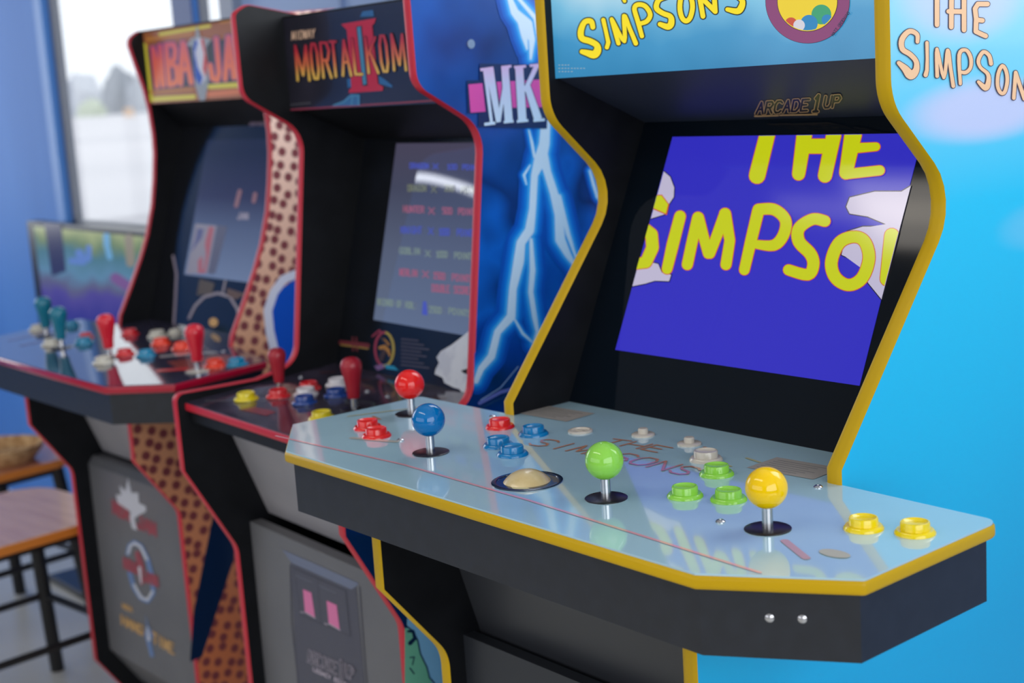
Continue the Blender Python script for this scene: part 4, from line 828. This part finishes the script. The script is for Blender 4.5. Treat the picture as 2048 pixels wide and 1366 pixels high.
for p, m, s_ in (((76, 660), W3, 1.15), ((103, 690), W3, 1.2), ((143, 653), T3, 1.15), ((168, 687), T3, 1.2), ((172, 676), R2, 1.0), ((260, 669.5), R2, 1.15), ((249.8, 710), R2, 1.15), ((292, 712), T3, 1.15), ((207, 726), W3, 1.2), ((315, 673), W3, 1.2), ((322, 689), OR3, 1.2), ((364, 697), OR3, 1.2), ((350, 667), W3, .9), ((430, 733), OR3, 1.25), ((474, 730), T3, 1.2)):
    button(r3, D3(p), m, s_)
TB = mat('teal_bat', (0, 108, 134), .3, coat=.2); RBt = mat('bright_red_bat', (206, 24, 46), .3, coat=.2)
for p, m in (((94, 672), TB), ((124, 696), TB), ((219.5, 715), RBt), ((396.6, 742), RBt)): joystick(r3, D3(p), m, 'bat', 1.12, W3 if p[0] > 300 else DISC)
for p in ((296, 729), (447, 703)): screw(r3, D3(p))

# =================================================================== television by the window
tv = empty('television', (-2.72, .58, 0)); tag(tv, 'flat screen television showing a blurry green and violet picture below the window', 'television')
mb = MB(); mb.box((-.40, -.02, H-.44), (.40, .02, H+.066)); mb.build('housing', [mat('tv_black', (10, 10, 14), .3)], tv, bevel=.004)
TVM = ramp_mat('tv_picture', 'Z', [(0, (34, 28, 120)), (.28, (44, 36, 120)), (.48, (72, 58, 130)), (.56, (86, 84, 110)), (.66, (86, 124, 150)), (.82, (70, 110, 120)), (.9, (104, 124, 84)), (1, (150, 160, 110))], .15, .1, emit=1, lo=H-.30, hi=H+.055, noise=.25, nscale=9)
mb = MB(); mb.box((-.345, -.0212, H-.40), (.37, -.0203, H+.052)); scn = mb.build('screen', [TVM], tv)
a = px_art(Frame(-2.72, 0), (0, .58-.0212, 0), (0, 1, 0))
zv = Zm(60, 400, .19034)
_fn = a.fn; a.fn = lambda p: _fn(p) - Vector((0, .58, 0))
TC = mat('tv_sky_blue', (96, 150, 190), .2, emit=1); TP = mat('tv_blue', (84, 116, 180), .2, emit=1); TO = mat('tv_tan', (130, 122, 104), .2, emit=1); TR = mat('tv_rose', (110, 74, 124), .2, emit=1); TD = mat('tv_night', (34, 32, 66), .2, emit=1)
a.poly(zv([(150, 235), (330, 250), (380, 750), (230, 800)]), TD, 1)
for q, w_, m in (([(520, 560), (560, 640)], 90, TP), ([(620, 500), (620, 620)], 60, TP), ([(805, 380), (810, 480)], 70, TC), ([(820, 520), (840, 600)], 60, TC), ([(1040, 400), (1060, 660)], 90, TO), ([(900, 820), (1020, 900)], 110, TR), ([(440, 640), (560, 650)], 70, TP)): a.stroke(zv(q), w_*.19034, m, 2)
a.build('screen_picture', scn)
mb = MB(); mb.tube((0, .03, .02), (0, .03, H-.2), .025, 16); mb.box((-.06, 0, H-.3), (.06, .03, H-.1)); mb.build('stand_pole', [mat('tv_black', (10, 10, 14), .3)], tv)
mb = MB(); mb.box((-.25, -.14, 0), (.25, .13, .02)); mb.build('stand_base', [mat('tv_black', (10, 10, 14), .3)], tv, bevel=.004)

# =================================================================== stools
WOOD = mat('warm_wood', (222, 168, 124), .28, coat=.4, noise=(5, (200, 138, 92), .35, .7, (1, 9, 1)))
WOOD2 = mat('red_brown_wood', (186, 122, 96), .28, coat=.4, noise=(5, (164, 100, 76), .35, .7, (1, 9, 1)))
EDGE = mat('wood_edge', (214, 128, 50), .4)
def stool(x, y, yaw, sx, sy, m, label):
    r = empty('stool', (x, y, 0), yaw); tag(r, label, 'stool', 'wooden stools beside the cabinets')
    P = rounded([(-sx, -sy, .09), (sx, -sy, .09), (sx, sy, .09), (-sx, sy, .09)], 8)
    mb = MB(); mb.prism(P, lambda p, t: Vector((p[0], p[1], t)), .440, .462, 1, 1, 0); mb.build('seat', [m, EDGE], r, bevel=.004)
    MT = mat('black_metal', (24, 24, 27), .45)
    for a_ in (-1, 1):
        for b_ in (-1, 1):
            l = MB(); l.tube((a_*(sx-.06), b_*(sy-.06), .44), (a_*(sx-.02), b_*(sy-.02), 0), .017, 10); l.build('leg', [MT], r, smooth=True)
    for (p, q) in (((-1, -1), (1, -1)), ((-1, 1), (1, 1)), ((-1, -1), (-1, 1)), ((1, -1), (1, 1))):
        l = MB(); k = .036; l.tube((p[0]*(sx-k), p[1]*(sy-k), .20), (q[0]*(sx-k), q[1]*(sy-k), .20), .009, 8); l.build('rail', [MT], r, smooth=True)
    l = MB(); l.box((-sx+.05, -sy+.05, .415), (sx-.05, sy-.05, .44)); l.build('seat_frame', [MT], r)
    return r
stool(-2.085, .0, .12, .205, .235, WOOD, 'stool with warm orange wood seat beside the basketball-patterned cabinet')
stool(-2.70, .12, .12, .225, .27, WOOD2, 'stool with red-brown wood seat holding a tan basket, nearer the blue wall')
mb = MB(); mb.lathe([(.07, 0), (.095, .03), (.10, .045), (.094, .045), (.085, .02), (.0001, .012)], (0, 0, 0), 28)
o = mb.build('basket', [mat('woven_tan', (206, 170, 124), .8, noise=(60, (170, 130, 84), .4, .6))], smooth=True); o.location = (-2.60, .235, .463)
tag(o, 'shallow round tan woven basket lying on the red-brown stool', 'basket')

# ceiling lamps, unseen and added to light the room
for k, x in enumerate((-1.7, -.6, .5)):
    l = empty('added_ceiling_lamp', (x, -1.6, ZC)); tag(l, 'added, unseen long slim white ceiling lamp above the aisle in front of the cabinets', 'ceiling lamp', 'added ceiling lamps')
    mb = MB(); mb.box((-.35, -.06, -.035), (.35, .06, 0)); mb.build('housing', [mat('lamp_white', (220, 220, 222), .5)], l)
    mb = MB(); mb.box((-.33, -.045, -.04), (.33, .045, -.0351)); mb.build('diffuser', [mat('lamp_glow', (255, 244, 226), .5, emit=3)], l)

# curved tube lamp hanging in the far left of the room (seen mirrored in a screen)
cl_ = empty('tube_lamp', (-4.51, -2.12, 2.11)); tag(cl_, 'curved white glowing tube lamp hanging on a thin rod in the left of the room', 'lamp')
mb = MB(); n_ = 26; K = 10; V = []; a0, a1 = math.radians(102), math.radians(-70)
for k in range(n_+1):
    t = a0+(a1-a0)*k/n_
    for j in range(K):
        b = 2*PI*j/K; rr = .25+.018*math.cos(b); V.append((rr*math.cos(t), rr*math.sin(t), .018*math.sin(b)))
mb.add(V, [(k*K+j, k*K+(j+1) % K, (k+1)*K+(j+1) % K, (k+1)*K+j) for k in range(n_) for j in range(K)] + [tuple(range(K))[::-1], tuple(range(n_*K, n_*K+K))])
mb.build('glowing_tube', [mat('tube_glow', (236, 242, 255), .5, emit=12)], cl_, smooth=True)
mb = MB(); mb.tube((.25, 0, .015), (.25, 0, ZC-2.11), .006, 8); mb.build('rod', [mat('lamp_white', (220, 220, 222), .5)], cl_)
